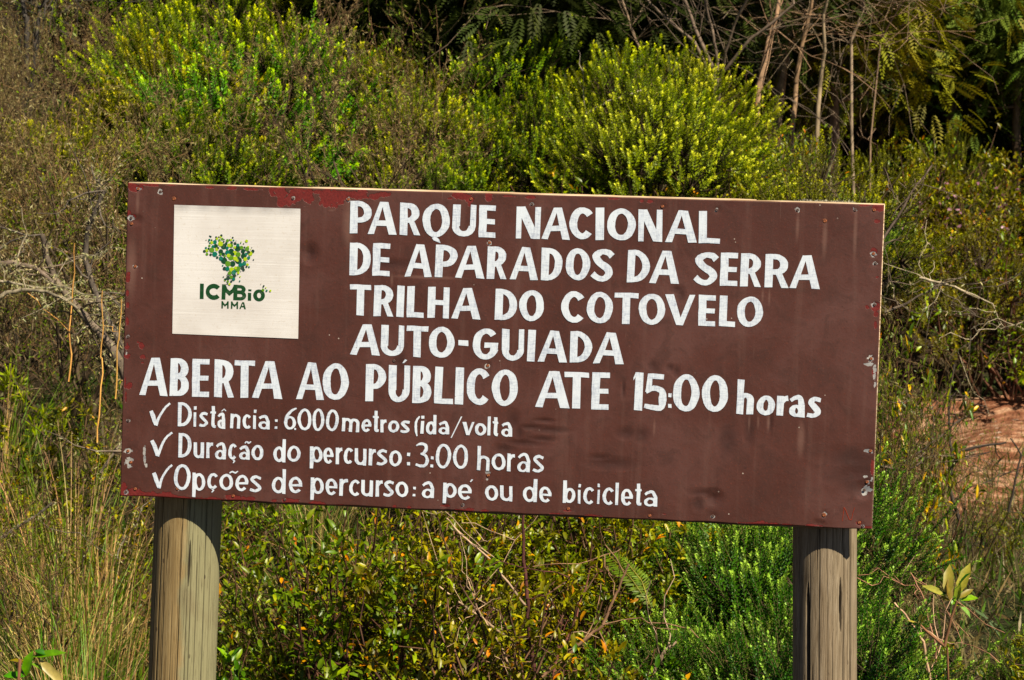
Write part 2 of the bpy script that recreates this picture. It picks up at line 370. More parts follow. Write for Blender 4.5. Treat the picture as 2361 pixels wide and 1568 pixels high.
    if ch == 't': return [r(W * .24, H * .16, W * .24 + s, H), r(0, H * .66, W * .92, H * .66 + t * .8)] + brush([(W * .24 + s / 2, H * .30), (W * .30 + s / 2, t * .75), (W * .98, t * .55)], [s, t * 1.3, t])
    if ch == 'u': return [r(0, H * .34, s, H), r(W - s, 0, W, H)] + ring(W / 2, H * .36, W / 2, H * .36, W / 2 - s, H * .36 - t, 180, 360, 14)
    if ch == 'v': return [[(0, H), (s * 1.15, H), (W * .62, 0), (W * .36, 0)], [(W, H), (W - s * .8, H), (W * .42, 0), (W * .60, 0)]]
    if ch == ':': return [r(0, 0, W, H * .26), r(0, H * .74, W, H)]
    if ch in '-.': return [r(0, 0, W, H)]
    if ch == '(': return brush([(W * .9, H), (W * .30, H * .72), (W * .22, H * .35), (W * .5, 0)], [t * .6, t * .9, t, t * .5])
    if ch == '/': return [[(0, 0), (W * .1, 0), (W, H), (W * .88, H)]]
    if ch == "'": return [[(0, 0), (W * .35, 0), (W, H * .75), (W * .55, H)]]
    if ch == '^': return [[(0, 0), (W * .25, 0), (W * .55, H * .65), (W * .5, H)], [(W * .45, H), (W * .6, H * .95), (W, H * .1), (W * .8, 0)]]
    if ch == '~': return brush([(0, H * .2), (W * .3, H * .75), (W * .65, H * .35), (W, H * .85)], [H * .35, H * .5, H * .55, H * .3])
    if ch == ',': return [[(W * .1, H), (W * .6, H), (W, H * .5), (W * .6, 0), (W * .3, 0), (W * .55, H * .5)]]
    if ch == 'V/': return brush([(W * .08, H * .62), (W * .20, H * .38), (W * .34, H * .03)], [W * .17, W * .2, W * .16], 4) + brush([(W * .34, 0), (W * .50, H * .42), (W * .72, H * .76), (W * .97, H * .97)], [W * .15, W * .11, W * .10, W * .09], 5)
    raise KeyError(ch)

def put_text(items, s, t, seed, depth, kt=.7, jit=1.3):
    """items (char, x0, x1, y0, y1) photograph pixels of the inked box; returns (V, F) of the painted film on the board"""
    V = []; F = []; rr = random.Random(seed)
    for it in items:
        ch, x0, x1, y0, y1 = it[:5]; sk = it[5] if len(it) > 5 else 1.0
        sc_ = (b2((x0 + x1) / 2 + 50, (y0 + y1) / 2)[0] - b2((x0 + x1) / 2 - 50, (y0 + y1) / 2)[0]) * 10  # mm per pixel
        w_, h_ = (x1 - x0), (y1 - y0)
        Wm = (w_ - (h_ * .034 * kt if w_ > h_ * .45 else h_ * .034)) * sc_; Hm = (h_ - w_ * .030 * kt) * sc_
        cu, cv = b2((x0 + x1) / 2, (y0 + y1) / 2); cu *= 1000; cv *= 1000
        polys = glyph(ch, Wm, Hm, s * sk, t * sk)
        vs = []; fs = []
        for p in polys:
            a = sum(p[i][0] * p[(i + 1) % len(p)][1] - p[(i + 1) % len(p)][0] * p[i][1] for i in range(len(p)))
            if abs(a) < 1e-3: continue
            if a < 0: p = p[::-1]
            fs.append(list(range(len(vs), len(vs) + len(p)))); vs += [Vector(q) for q in p]
        ov, oe, of, _, _, orf = delaunay_2d_cdt(vs, [], fs, 0, 1e-3, True)
        sh = rr.uniform(-.012, .012); j = [rr.uniform(0, 9) for _ in range(4)]
        base = len(V)
        for v in ov:
            x, y = v.x - Wm / 2, v.y - Hm / 2
            x += sh * y + jit * .5 * math.sin(y * .11 + j[0]) + jit * .25 * math.sin(y * .45 + x * .3 + j[1])
            y += jit * .5 * math.sin(x * .10 + j[2]) + jit * .25 * math.sin(x * .5 + y * .2 + j[3])
            V.append(((cu + x) / 1000, -depth, (cv + y) / 1000))
        for f, o_ in zip(of, orf):
            if o_:
                a, b, c = f[:3]
                pa, pb, pc_ = V[base + a], V[base + b], V[base + c]
                if (pb[0] - pa[0]) * (pc_[2] - pa[2]) - (pc_[0] - pa[0]) * (pb[2] - pa[2]) > 1e-9: F.append((base + a, base + b, base + c))
    return V, F

def lines():
    out = []
    def L(text, rows, s, t): out.append((text, rows, s, t))
    def mk(k, seq, top=None, bot=None):
        f = crop(k); r = []
        for it in seq:
            ch, x0, x1 = it[:3]
            if len(it) > 4: y0, y1 = it[3], it[4]; rest = it[5:]
            else:
                xm = (x0 + x1) / 2
                y0 = top[1] + (xm - top[0]) * (top[3] - top[1]) / (top[2] - top[0]); y1 = bot[1] + (xm - bot[0]) * (bot[3] - bot[1]) / (bot[2] - bot[0]); rest = it[3:]
            a, b = f(x0, y0); c, d = f(x1, y1); r.append((ch, a, c, b, d, *rest))
        return r
    L('PARQUE NACIONAL', mk(2, [('P', 208, 397), ('A', 358, 607), ('R', 624, 803), ('Q', 813, 1050, 134, 448), ('U', 1065, 1268), ('E', 1287, 1433), ('N', 1598, 1807), ('A', 1813, 2058)], (250, 113, 1640, 157), (240, 384, 1700, 428))
      + mk(3, [('C', 130, 295, 131, 349), ('I', 305, 370), ('O', 384, 583), ('N', 595, 762), ('A', 778, 998), ('L', 1003, 1152)], (180, 131, 1040, 157), (200, 350, 1060, 378)), 47, 27)
    L('DE APARADOS DA SERRA', mk(2, [('D', 205, 390), ('E', 397, 549), ('A', 668, 903), ('P', 922, 1114), ('A', 1088, 1341), ('R', 1355, 1527), ('A', 1546, 1790), ('D', 1807, 1993)], (250, 461, 1680, 498), (300, 734, 1740, 774))
      + mk(3, [('O', 104, 275), ('S', 282, 430), ('D', 520, 678), ('A', 672, 880), ('S', 975, 1133), ('E', 1148, 1270), ('R', 1284, 1430), ('R', 1449, 1617), ('A', 1617, 1828)], (350, 413, 1730, 454), (590, 642, 1810, 688)), 46, 27)
    L('TRILHA DO COTOVELO', mk(2, [('T', 205, 388), ('R', 407, 582), ('I', 597, 667), ('L', 684, 834), ('H', 857, 1043), ('A', 1056, 1307), ('D', 1421, 1612), ('O', 1622, 1836)], (300, 812, 1470, 848), (300, 1071, 1500, 1111))
      + mk(3, [('C', 74, 236), ('O', 246, 428), ('T', 432, 598), ('O', 596, 780), ('V', 774, 983), ('E', 1000, 1120), ('L', 1141, 1254), ('O', 1259, 1440)], (160, 698, 1350, 733), (160, 914, 1350, 943)), 45, 26)
    L('AUTO-GUIADA', mk(2, [('A', 211, 467), ('U', 466, 665), ('T', 679, 866), ('O', 865, 1087), ('-', 1114, 1199, 1277, 1323), ('G', 1232, 1450), ('U', 1475, 1667), ('I', 1690, 1763), ('A', 1779, 2033)], (340, 1143, 1920, 1196), (350, 1403, 2010, 1465))
      + mk(3, [('D', 133, 287), ('A', 292, 505)], (170, 968, 400, 975), (200, 1183, 480, 1194)), 45, 27)
    L('ABERTA AO P\u00daBLICO ATE 15:00 horas', mk(4, [('A', 203, 452), ('B', 463, 634), ('E', 650, 803), ('R', 838, 1015), ('T', 1008, 1188), ('A', 1163, 1430), ('A', 1535, 1780), ('O', 1755, 1985)], (345, 109, 1660, 149), (330, 427, 1660, 461))
      + mk(5, [('P', 130, 308), ('U', 322, 510), ("'", 445, 488, 118, 152), ('B', 525, 697), ('L', 713, 880), ('I', 889, 970), ('C', 984, 1190), ('O', 1198, 1427), ('A', 1565, 1865), ('T', 1812, 2028)], (190, 163, 1920, 227), (160, 476, 1920, 540))
      + mk(6, [('E', 118, 252, 198, 470), ('1', 415, 499, 198, 476), ('5', 499, 672, 207, 477), (':', 675, 702, 352, 458), ('0', 707, 907, 210, 487), ('0', 918, 1115, 217, 490), ('h', 1172, 1303, 249, 505, .85), ('o', 1318, 1455, 366, 514, .82), ('r', 1465, 1552, 368, 514, .82), ('a', 1552, 1672, 370, 526, .78), ('s', 1683, 1792, 375, 532, .78)]), 48, 27)
    L('Dist\u00e2ncia: 6.000 metros (ida/volta', mk(4, [('V/', 285, 473, 487, 682), ('D', 531, 653, 488, 690, 1.15), ('i', 664, 694, 520, 690), ('s', 710, 790, 568, 695), ('t', 803, 860, 520, 702), ('a', 868, 935, 580, 709), ('^', 897, 943, 538, 562), ('n', 975, 1063, 583, 706), ('c', 1078, 1155, 590, 711), ('i', 1168, 1197, 550, 711), ('a', 1213, 1312, 597, 713), (':', 1352, 1377, 632, 712), ('6', 1430, 1540, 533, 716), ('.', 1520, 1535, 702, 718), ('0', 1545, 1668, 540, 724), ('0', 1670, 1775, 540, 730), ('0', 1785, 1898, 547, 731), ('m', 1922, 2072, 620, 736)])
      + mk(5, [('e', 95, 182, 628, 738), ('t', 190, 250, 560, 738), ('r', 255, 312, 632, 740), ('o', 320, 417, 640, 743), ('s', 425, 510, 637, 746), ('(', 543, 597, 605, 772), ('i', 597, 630, 598, 750), ('d', 640, 735, 592, 757), ('a', 748, 842, 650, 758), ('/', 850, 948, 605, 788), ('v', 950, 1055, 652, 765), ('o', 1055, 1155, 660, 766), ('l', 1163, 1195, 608, 767), ('t', 1205, 1260, 612, 771), ('a', 1280, 1375, 657, 776)]), 19.5, 14)
    L('Dura\u00e7\u00e3o do percurso: 3:00 horas', mk(4, [('V/', 295, 490, 733, 942), ('D', 534, 652, 747, 952, 1.1), ('u', 664, 755, 825, 959), ('r', 770, 833, 828, 958), ('a', 847, 942, 830, 968), ('c', 957, 1032, 837, 972), (',', 985, 1018, 968, 1000), ('a', 1048, 1142, 858, 972), ('~', 1098, 1152, 812, 838), ('o', 1155, 1260, 848, 978), ('d', 1340, 1447, 797, 993), ('o', 1457, 1573, 855, 991), ('p', 1650, 1760, 862, 1048), ('e', 1762, 1853, 868, 1004), ('r', 1868, 1930, 870, 1011), ('c', 1935, 2017, 873, 1009)])
      + mk(5, [('u', 36, 140, 878, 1019), ('r', 157, 222, 880, 1020), ('s', 222, 318, 883, 1022), ('o', 328, 438, 893, 1029), (':', 480, 510, 912, 1018), ('3', 550, 670, 827, 1038), (':', 680, 707, 945, 1038), ('0', 722, 858, 835, 1046), ('0', 870, 1003, 845, 1052), ('h', 1075, 1185, 857, 1064), ('o', 1198, 1320, 920, 1064), ('r', 1330, 1400, 920, 1071), ('a', 1415, 1527, 920, 1079), ('s', 1545, 1645, 930, 1083)]), 20.5, 14.5)
    L('Op\u00e7\u00f5es de percurso: a p\u00e9 ou de bicicleta', mk(4, [('V/', 310, 490, 1005, 1215), ('O', 495, 642, 1010, 1228, 1.1), ('p', 652, 765, 1085, 1290), ('c', 778, 872, 1087, 1222), (',', 805, 843, 1216, 1250), ('o', 883, 1002, 1093, 1231), ('~', 968, 1043, 1066, 1092), ('e', 1017, 1130, 1100, 1238), ('s', 1138, 1243, 1105, 1249), ('d', 1327, 1449, 1050, 1257), ('e', 1470, 1588, 1117, 1256), ('p', 1655, 1770, 1125, 1315), ('e', 1780, 1885, 1130, 1271), ('r', 1900, 1978, 1135, 1278), ('c', 1983, 2075, 1143, 1281)])
      + mk(5, [('u', 92, 195, 1145, 1284), ('r', 213, 277, 1147, 1284), ('s', 280, 373, 1145, 1286), ('o', 383, 495, 1157, 1288), (':', 530, 555, 1203, 1283), ('a', 605, 713, 1160, 1298), ('p', 785, 902, 1170, 1345), ('e', 912, 1033, 1178, 1311), ("'", 1013, 1043, 1137, 1160), ('o', 1142, 1257, 1187, 1318), ('u', 1268, 1377, 1193, 1323), ('d', 1462, 1585, 1133, 1330), ('e', 1598, 1708, 1200, 1336), ('b', 1803, 1912, 1148, 1341)])
      + mk(6, [('i', 18, 42, 1010, 1153), ('c', 57, 138, 1030, 1156), ('i', 158, 181, 1008, 1156), ('c', 198, 280, 1035, 1164), ('l', 289, 317, 1000, 1163), ('e', 330, 420, 1045, 1169), ('t', 432, 487, 1007, 1168), ('a', 497, 597, 1060, 1174)]), 20.5, 14.5)
    return out

def board_to_px(u, v):
    p = HM @ np.array([u / BW, v / BH, 1.0]); return p[0] / p[2], p[1] / p[2]

SCREWS = [(1, 210, 125, 0), (1, 408, 150, 1), (1, 530, 212, 2), (1, 1598, 210, 1), (1, 145, 385, 1), (1, 150, 437, 0), (1, 180, 820, 0), (1, 117, 1450, 1),
          (2, 197, 100, 0), (2, 1222, 95, 0), (2, 1733, 140, 1), (2, 1377, 462, 0), (2, 1360, 1490, 0), (2, 577, 1450, 1),
          (3, 760, 128, 0), (3, 1127, 152, 1), (3, 1672, 152, 1), (3, 1856, 225, 2), (3, 2060, 152, 1), (3, 2188, 152, 0), (3, 2183, 447, 0), (3, 2197, 512, 1), (3, 2190, 790, 1), (3, 2165, 1155, 0),
          (4, 110, 640, 1), (4, 107, 900, 0), (4, 130, 995, 0), (4, 168, 1220, 0), (4, 90, 1245, 1), (4, 528, 1215, 2), (4, 998, 1280, 0), (4, 1437, 1310, 1),
          (5, 1168, 1105, 0), (5, 950, 1355, 1), (5, 1847, 1388, 0),
          (6, 2120, 995, 0), (6, 2100, 1055, 1), (6, 1000, 1243, 1), (6, 540, 1240, 0), (6, 1807, 1235, 2), (6, 2062, 1290, 0), (6, 2088, 1318, 1), (6, 2145, 770, 0)]
# red undercoat showing (crop, x, y, rx, ry) and bare grey patches
RED = [(1, 165, 110, 45, 55), (1, 120, 75, 50, 22), (1, 230, 110, 30, 25), (1, 320, 90, 90, 14), (1, 500, 90, 60, 8), (1, 850, 112, 50, 10), (1, 1050, 120, 45, 18), (1, 1250, 128, 90, 12), (1, 1480, 150, 90, 45), (1, 1520, 230, 60, 50), (1, 1610, 190, 70, 55), (1, 1730, 200, 60, 60), (1, 1660, 140, 130, 22),
       (1, 130, 350, 20, 35), (1, 160, 370, 25, 18), (1, 118, 920, 18, 40), (1, 112, 1060, 14, 40), (1, 115, 1165, 16, 25), (1, 110, 1310, 14, 35), (1, 240, 1530, 32, 26), (1, 205, 1500, 10, 10), (1, 108, 1520, 10, 30),
       (2, 30, 90, 80, 80), (2, 120, 80, 80, 50), (2, 300, 60, 100, 38), (2, 400, 75, 60, 30), (2, 500, 60, 60, 25), (2, 40, 40, 300, 18), (2, 1050, 92, 30, 12), (2, 1125, 72, 60, 26), (2, 1160, 90, 50, 15), (2, 1220, 110, 40, 38), (2, 1370, 85, 36, 42), (2, 1210, 145, 14, 12), (2, 1550, 72, 60, 8), (2, 1720, 82, 40, 14),
       (3, 2215, 135, 38, 28), (3, 2130, 118, 40, 8), (3, 2210, 230, 20, 14), (3, 2190, 425, 22, 22), (3, 2210, 605, 14, 10), (3, 2200, 800, 28, 32), (3, 2140, 808, 12, 12), (3, 2200, 855, 18, 16), (3, 2195, 930, 10, 25), (3, 2190, 1245, 14, 30), (3, 680, 95, 22, 12), (3, 620, 90, 12, 12), (3, 430, 75, 50, 6),
       (4, 230, 12, 24, 16), (4, 105, 20, 22, 26), (4, 100, 95, 26, 24), (4, 240, 98, 26, 18), (4, 238, 150, 14, 9), (4, 85, 300, 8, 60), (4, 125, 345, 28, 26), (4, 90, 450, 8, 60), (4, 70, 1200, 34, 45), (4, 160, 1255, 120, 38), (4, 330, 1275, 120, 32), (4, 440, 1270, 55, 30), (4, 600, 1298, 180, 16), (4, 850, 1305, 110, 14), (4, 1000, 1300, 80, 30), (4, 1150, 1300, 40, 18), (4, 1490, 1325, 85, 24), (4, 1700, 1345, 60, 18), (4, 1350, 1320, 40, 10), (4, 1900, 1360, 60, 10),
       (5, 370, 1368, 20, 12), (5, 500, 1375, 20, 10), (5, 960, 1400, 70, 14), (5, 1020, 1395, 40, 14), (5, 1130, 1405, 36, 9), (5, 810, 1365, 40, 12), (5, 1155, 1315, 8, 16), (5, 1840, 1405, 60, 8), (5, 1750, 1430, 60, 7),
       (6, 120, 1240, 60, 8), (6, 1355, 1295, 44, 16), (6, 1445, 1302, 40, 12), (6, 1535, 1307, 40, 9), (6, 1740, 1312, 60, 9), (6, 1240, 1292, 60, 6), (6, 2130, 1325, 40, 12), (6, 2060, 1290, 22, 14), (6, 2158, 900, 14, 50), (6, 2172, 200, 10, 30), (6, 2160, 860, 12, 12), (6, 655, 1230, 20, 6)]
GREY = [(1, 408, 150, 22, 24), (1, 210, 125, 24, 16), (1, 145, 385, 30, 24), (1, 150, 440, 20, 20), (1, 182, 820, 24, 18), (1, 1598, 208, 16, 20), (1, 117, 1450, 22, 18), (2, 197, 100, 24, 24), (2, 1733, 140, 16, 20), (2, 1377, 462, 24, 20), (2, 1360, 1490, 24, 20), (3, 1127, 152, 15, 15), (3, 1672, 152, 15, 15), (3, 2060, 150, 18, 17), (3, 2183, 450, 22, 20), (3, 2197, 512, 15, 15), (3, 2188, 790, 16, 18), (3, 2165, 1155, 26, 20), (3, 2150, 1192, 26, 12), (3, 2190, 1230, 12, 40),
        (4, 110, 640, 18, 20), (4, 105, 900, 36, 24), (4, 120, 990, 34, 48), (4, 248, 900, 12, 40), (4, 250, 970, 14, 40), (4, 262, 1020, 9, 25), (4, 90, 1245, 22, 18), (4, 528, 1212, 26, 24), (4, 97, 70, 7, 20), (5, 1168, 1080, 20, 18), (5, 1160, 1138, 10, 8), (5, 950, 1355, 16, 14), (6, 2150, 100, 22, 18), (6, 2140, 135, 24, 10), (6, 2172, 230, 12, 34), (6, 2180, 290, 8, 30), (6, 2135, 772, 32, 15), (6, 2108, 955, 18, 9), (6, 2122, 995, 18, 14), (6, 2105, 1060, 22, 38), (6, 2125, 1050, 40, 18), (6, 2155, 975, 8, 16), (6, 1000, 1243, 20, 12), (6, 2088, 1318, 14, 16), (6, 1807, 1238, 18, 20)]
DARK = [(3, 860, 690, 34, 20), (3, 885, 720, 20, 34), (6, 565, 150, 25, 32), (6, 690, 165, 22, 20), (6, 735, 190, 18, 30), (6, 350, 320, 9, 45), (5, 1380, 640, 40, 60), (5, 1430, 740, 25, 45), (5, 1540, 700, 90, 16), (5, 1650, 640, 60, 14), (5, 1700, 720, 110, 20), (5, 1620, 800, 80, 18), (5, 1480, 830, 120, 22), (6, 930, 1075, 70, 22), (6, 1000, 1100, 40, 35), (6, 900, 1150, 30, 40), (6, 2080, 930, 170, 70), (6, 2020, 830, 130, 60), (6, 2090, 1020, 110, 50), (6, 260, 860, 120, 30), (6, 180, 820, 60, 20), (2, 560, 640, 120, 30), (1, 1750, 700, 40, 60), (5, 420, 150, 40, 60), (5, 1300, 880, 60, 30), (6, 1270, 620, 30, 80), (6, 1420, 560, 14, 60), (6, 370, 640, 50, 30), (6, 480, 650, 40, 40), (6, 1110, 690, 50, 90)]
LITE = [(6, 1640, 680, 22, 100), (3, 1855, 330, 14, 110), (3, 1672, 260, 10, 80), (3, 2060, 300, 10, 160), (1, 205, 250, 14, 90), (2, 60, 190, 25, 6), (6, 575, 600, 7, 50), (6, 1265, 560, 6, 50), (6, 1330, 560, 6, 40), (6, 1405, 560, 8, 50), (2, 560, 770, 10, 45), (3, 1480, 740, 6, 50), (3, 1435, 730, 6, 40), (2, 850, 750, 240, 12), (1, 150, 820, 40, 200), (2, 200, 300, 40, 160)]

def field(U, Vv, lst, soft=1.0):
    f = np.zeros_like(U)
    for k, x, y, rx, ry in lst:
        c = crop(k); sc = {1: 2.24, 2: 2.091, 3: 1.6864, 4: 2.119, 5: 2.119, 6: 1.8162, 7: 4.75}[k]
        u, v = b2(*c(x, y)); a, b = rx / sc * BW / 3026, ry / sc * BW / 3026
        m = (np.abs(U - u) < a * 2.2) & (np.abs(Vv - v) < b * 2.2)
        d = np.sqrt(((U[m] - u) / a) ** 2 + ((Vv[m] - v) / b) ** 2)
        f[m] = np.maximum(f[m], np.clip(1 - .5 * d * soft, 0, 1))
    return f

def build_sign():
    root = empty('trail_sign', (0, 0, BZ), label='weathered brown trail sign board with white hand painted lettering on two thick posts', cat='sign')
    # --- painted sheet: dense grid, dents are real
    nx, ny = 620, 261
    U, Vv = np.meshgrid(np.linspace(-BW / 2, BW / 2, nx), np.linspace(-BH / 2, BH / 2, ny))
    g = np.random.default_rng(5)
    Y = .0006 * np.sin(U * 7 + Vv * 3) * np.sin(Vv * 9 + 1)
    dents = field(U, Vv, [(6, 1000, 1110, 50, 40), (6, 2100, 1055, 40, 40), (6, 1765, 1300, 30, 20), (1, 190, 405, 40, 30), (1, 1740, 700, 60, 60), (5, 806, 1375, 20, 35)])
    Y = Y + .004 * dents
    for cc, x, y, k in SCREWS:
        u, v = b2(*crop(cc)(x, y)); m = ((U - u) ** 2 + (Vv - v) ** 2) < .03 ** 2
        d = np.sqrt((U[m] - u) ** 2 + (Vv[m] - v) ** 2); Y[m] += .0016 * np.exp(-(d / .009) ** 2)
    Y = np.where(Y < 0, 0, Y) + 0.0
    wav = .0011 * np.sin(U * 31 + 1.3 * np.sin(U * 11))
    Zed = Vv + np.where(Vv < -BH / 2 + .004, wav, 0)
    V = np.stack([U, Y, Zed], -1).reshape(-1, 3)
    i = (np.arange(ny - 1)[:, None] * nx + np.arange(nx - 1)[None]).ravel()
    quads = np.stack([i, i + 1, i + nx + 1, i + nx], 1)
    # turned-back rim so the sheet has thickness
    rim = np.concatenate([np.arange(nx), np.arange(1, ny) * nx + nx - 1, (ny - 1) * nx + np.arange(nx - 2, -1, -1), np.arange(ny - 2, 0, -1) * nx])
    V2 = V[rim].copy(); V2[:, 1] += .0025; k = len(rim); b = len(V)
    r = np.arange(k); rq = np.stack([rim[r], b + r, b + (r + 1) % k, rim[(r + 1) % k]], 1)
    me = mesh_from('painted_sheet', np.concatenate([V, V2]), [quads, rq], smooth=True)
    for nm, lst in (('red', RED), ('grey', GREY), ('dark', DARK), ('lite', LITE)):
        f = field(U, Vv, lst, 1.0 if nm in ('red', 'grey') else 1.0).ravel()
        a = me.attributes.new(nm, 'FLOAT', 'POINT'); a.data.foreach_set('value', np.concatenate([f, f[rim]]).astype(np.float32))
    m, n = newmat('brown_paint'); c = objco(n)
    at = lambda s_: N_(n, 'ShaderNodeAttribute', attribute_name=s_).outputs['Fac']
    big = noise(n, c, 3.2, 5, .6, .4); mid = noise(n, c, 17, 6, .65, .6); fine = noise(n, c, 160, 4, .6); chip = noise(n, c, 38, 6, .6, .5)
    streak = noise(n, objco(n, (26, 1, 1.6)), 1, 4, .6)
    col = ramp(n, big.outputs[0], [(.32, (.062, .020, .0135)), (.5, (.083, .0282, .0205)), (.66, (.104, .042, .034))]).outputs[0]
    col = mixc(n, math_(n, 'MULTIPLY', thresh(n, mid.outputs[0], .47, .68), .6), col, (.050, .017, .012))
    col = mixc(n, math_(n, 'MULTIPLY', thresh(n, streak.outputs[0], .52, .72), .22), col, (.16, .082, .065))
    col = mixc(n, math_(n, 'MULTIPLY', thresh(n, fine.outputs[0], .56, .68), .4), col, (.16, .035, .018))
    col = mixc(n, math_(n, 'MULTIPLY', thresh(n, noise(n, c, 210, 3).outputs[0], .60, .7), .55), col, (.03, .014, .012))
    col = mixc(n, math_(n, 'MULTIPLY', thresh(n, at('dark'), .0, .8), .55), col, (.035, .013, .010))
    col = mixc(n, math_(n, 'MULTIPLY', thresh(n, at('lite'), .1, .9), .38), col, (.24, .13, .10))
    sp = N_(n, 'ShaderNodeTexVoronoi'); sp.inputs['Scale'].default_value = 26; n.links.new(c, sp.inputs['Vector'])
    specks = math_(n, 'MULTIPLY', math_(n, 'LESS_THAN', sp.outputs['Distance'], .055), thresh(n, noise(n, c, 5).outputs[0], .5, .6))
    col = mixc(n, math_(n, 'MULTIPLY', specks, .7), col, (.5, .42, .36))
    scr = noise(n, objco(n, (240, 1, 5)), 1.1, 3, .5, .3); scr2 = noise(n, c, 4, 2)
    col = mixc(n, math_(n, 'MULTIPLY', math_(n, 'MULTIPLY', thresh(n, scr.outputs[0], .70, .76), thresh(n, scr2.outputs[0], .5, .6)), .5), col, (.22, .14, .11))
    # scattered fine chips of their own near the edges
    cn = math_(n, 'MULTIPLY', math_(n, 'SUBTRACT', chip.outputs[0], .5), 1.5)
    rr_ = thresh(n, math_(n, 'ADD', at('red'), cn), .47, .52)
    rr_ = math_(n, 'MULTIPLY', rr_, thresh(n, at('red'), .02, .06))
    redc = ramp(n, fine.outputs[0], [(.3, (.10, .012, .010)), (.7, (.19, .021, .017))]).outputs[0]
    col = mixc(n, rr_, col, redc)
    gn = math_(n, 'MULTIPLY', math_(n, 'SUBTRACT', noise(n, c, 75, 5, .6, .4).outputs[0], .5), 1.5)
    gg = math_(n, 'MULTIPLY', thresh(n, math_(n, 'ADD', at('grey'), gn), .50, .56), thresh(n, at('grey'), .02, .06))
    col = mixc(n, gg, col, ramp(n, mid.outputs[0], [(.4, (.22, .22, .23)), (.6, (.42, .40, .38))]).outputs[0])
    hgt = math_(n, 'ADD', math_(n, 'MULTIPLY', rr_, -.6), math_(n, 'MULTIPLY', gg, -.8))
    hgt = math_(n, 'ADD', hgt, math_(n, 'MULTIPLY', mid.outputs[0], .5)); hgt = math_(n, 'ADD', hgt, math_(n, 'MULTIPLY', big.outputs[0], 1.6))
    hgt = math_(n, 'ADD', hgt, math_(n, 'MULTIPLY', at('dark'), -.9))
    hgt = math_(n, 'ADD', hgt, math_(n, 'MULTIPLY', fine.outputs[0], .12))
    finish(n, col, ramp(n, mid.outputs[0], [(.3, (.42,) * 3), (.7, (.6,) * 3)]).outputs[0], .35, hgt, .55, .004)
    ob('painted_sheet', me, m, root)
    # --- plywood backing and battens
    mw, n = newmat('plywood'); c = objco(n)
    wv = noise(n, objco(n, (2, 90, 60)), 3, 5); col = ramp(n, wv.outputs[0], [(.35, (.22, .13, .07)), (.5, (.55, .40, .26)), (.7, (.72, .58, .42))]).outputs[0]
    finish(n, col, .85, .2, wv.outputs[0], .4, .002)
    def box(name, x0, x1, y0, y1, z0, z1, mat, parent=root, wob=.0, seg=24, seed=1):
        rr = np.random.default_rng(seed); xs = np.linspace(x0, x1, seg + 1)
        jz0, jz1 = rr.normal(0, wob, seg + 1), rr.normal(0, wob, seg + 1); jz0[::2] *= .3
        V = np.zeros((seg + 1, 4, 3))
        V[:, 0] = np.stack([xs, np.full_like(xs, y0), z0 + jz0], 1); V[:, 1] = np.stack([xs, np.full_like(xs, y1), z0 + jz0], 1)
        V[:, 2] = np.stack([xs, np.full_like(xs, y1), z1 + jz1], 1); V[:, 3] = np.stack([xs, np.full_like(xs, y0), z1 + jz1], 1)
        i = np.arange(seg)[:, None] * 4; F = [i + np.array([[a, (a + 1) % 4, 4 + (a + 1) % 4, 4 + a]]) for a in range(4)]
        F = np.concatenate(F)[:, ::-1]; caps = np.array([[0, 1, 2, 3], [seg * 4 + 3, seg * 4 + 2, seg * 4 + 1, seg * 4]])
        return ob(name, mesh_from(name, V.reshape(-1, 3), [F, caps]), mat, parent)
    box('plywood_backing', -BW / 2 + .002, BW / 2 + .0022, .0045, .0185, -BH / 2 + .001, BH / 2 + .0028, mw, wob=.0006, seed=3)
    box('plywood_strip', -.55, .74, .0187, .0215, BH / 2 - .05, BH / 2 + .0052, mw, wob=.0004, seed=4)
    ms, n = newmat('grey_batten_wood'); wv = noise(n, objco(n, (3, 60, 60)), 3, 5)
    finish(n, ramp(n, wv.outputs[0], [(.35, (.10, .07, .045)), (.7, (.28, .20, .13))]).outputs[0], .9, .2, wv.outputs[0], .5, .003)
    box('batten', -.80, .98, .0190, .0405, -BH / 2 - .006, -BH / 2 + .06, ms, wob=.0012, seed=6)
    box('batten', -.95, .98, .0190, .0405, .02, .09, ms, wob=.0012, seed=7)
    box('batten', -.95, .90, .0217, .0405, BH / 2 - .08, BH / 2 - .006, ms, wob=.0012, seed=8)
    # --- white logo panel
    pc = [b2(689.9, 1334.4), b2(1193, 1354.9), b2(1203.3, 834.8), b2(698.8, 819.2)]
    gn_ = 30; T, S_ = np.meshgrid(np.linspace(0, 1, gn_), np.linspace(0, 1, gn_)); pc = np.array(pc)
    XY = (1 - S_)[..., None] * ((1 - T)[..., None] * pc[0] + T[..., None] * pc[1]) + S_[..., None] * ((1 - T)[..., None] * pc[3] + T[..., None] * pc[2])
    curl = .004 * np.clip(S_ - .975, 0, 1) / .025 * (.4 + .6 * np.sin(T * 19) ** 2)
    V = np.stack([XY[..., 0], -.0012 - curl, XY[..., 1]], -1).reshape(-1, 3)
    i = (np.arange(gn_ - 1)[:, None] * gn_ + np.arange(gn_ - 1)[None]).ravel()
    m, n = newmat('white_vinyl'); c = objco(n)
    sc1 = noise(n, objco(n, (1.5, 1, 60)), 2.2, 6, .65, .25)
    rotm = N_(n, 'ShaderNodeMapping'); rotm.inputs['Rotation'].default_value = (0, R(-16), 0); rotm.inputs['Scale'].default_value = (1.2, 1, 110); n.links.new(c, rotm.inputs[0])
    sc2 = noise(n, rotm.outputs[0], 2, 5, .7); bl = noise(n, c, 6, 4); gr = noise(n, c, 120, 4)
    col = ramp(n, bl.outputs[0], [(.35, (.64, .60, .57)), (.65, (.75, .72, .70))]).outputs[0]
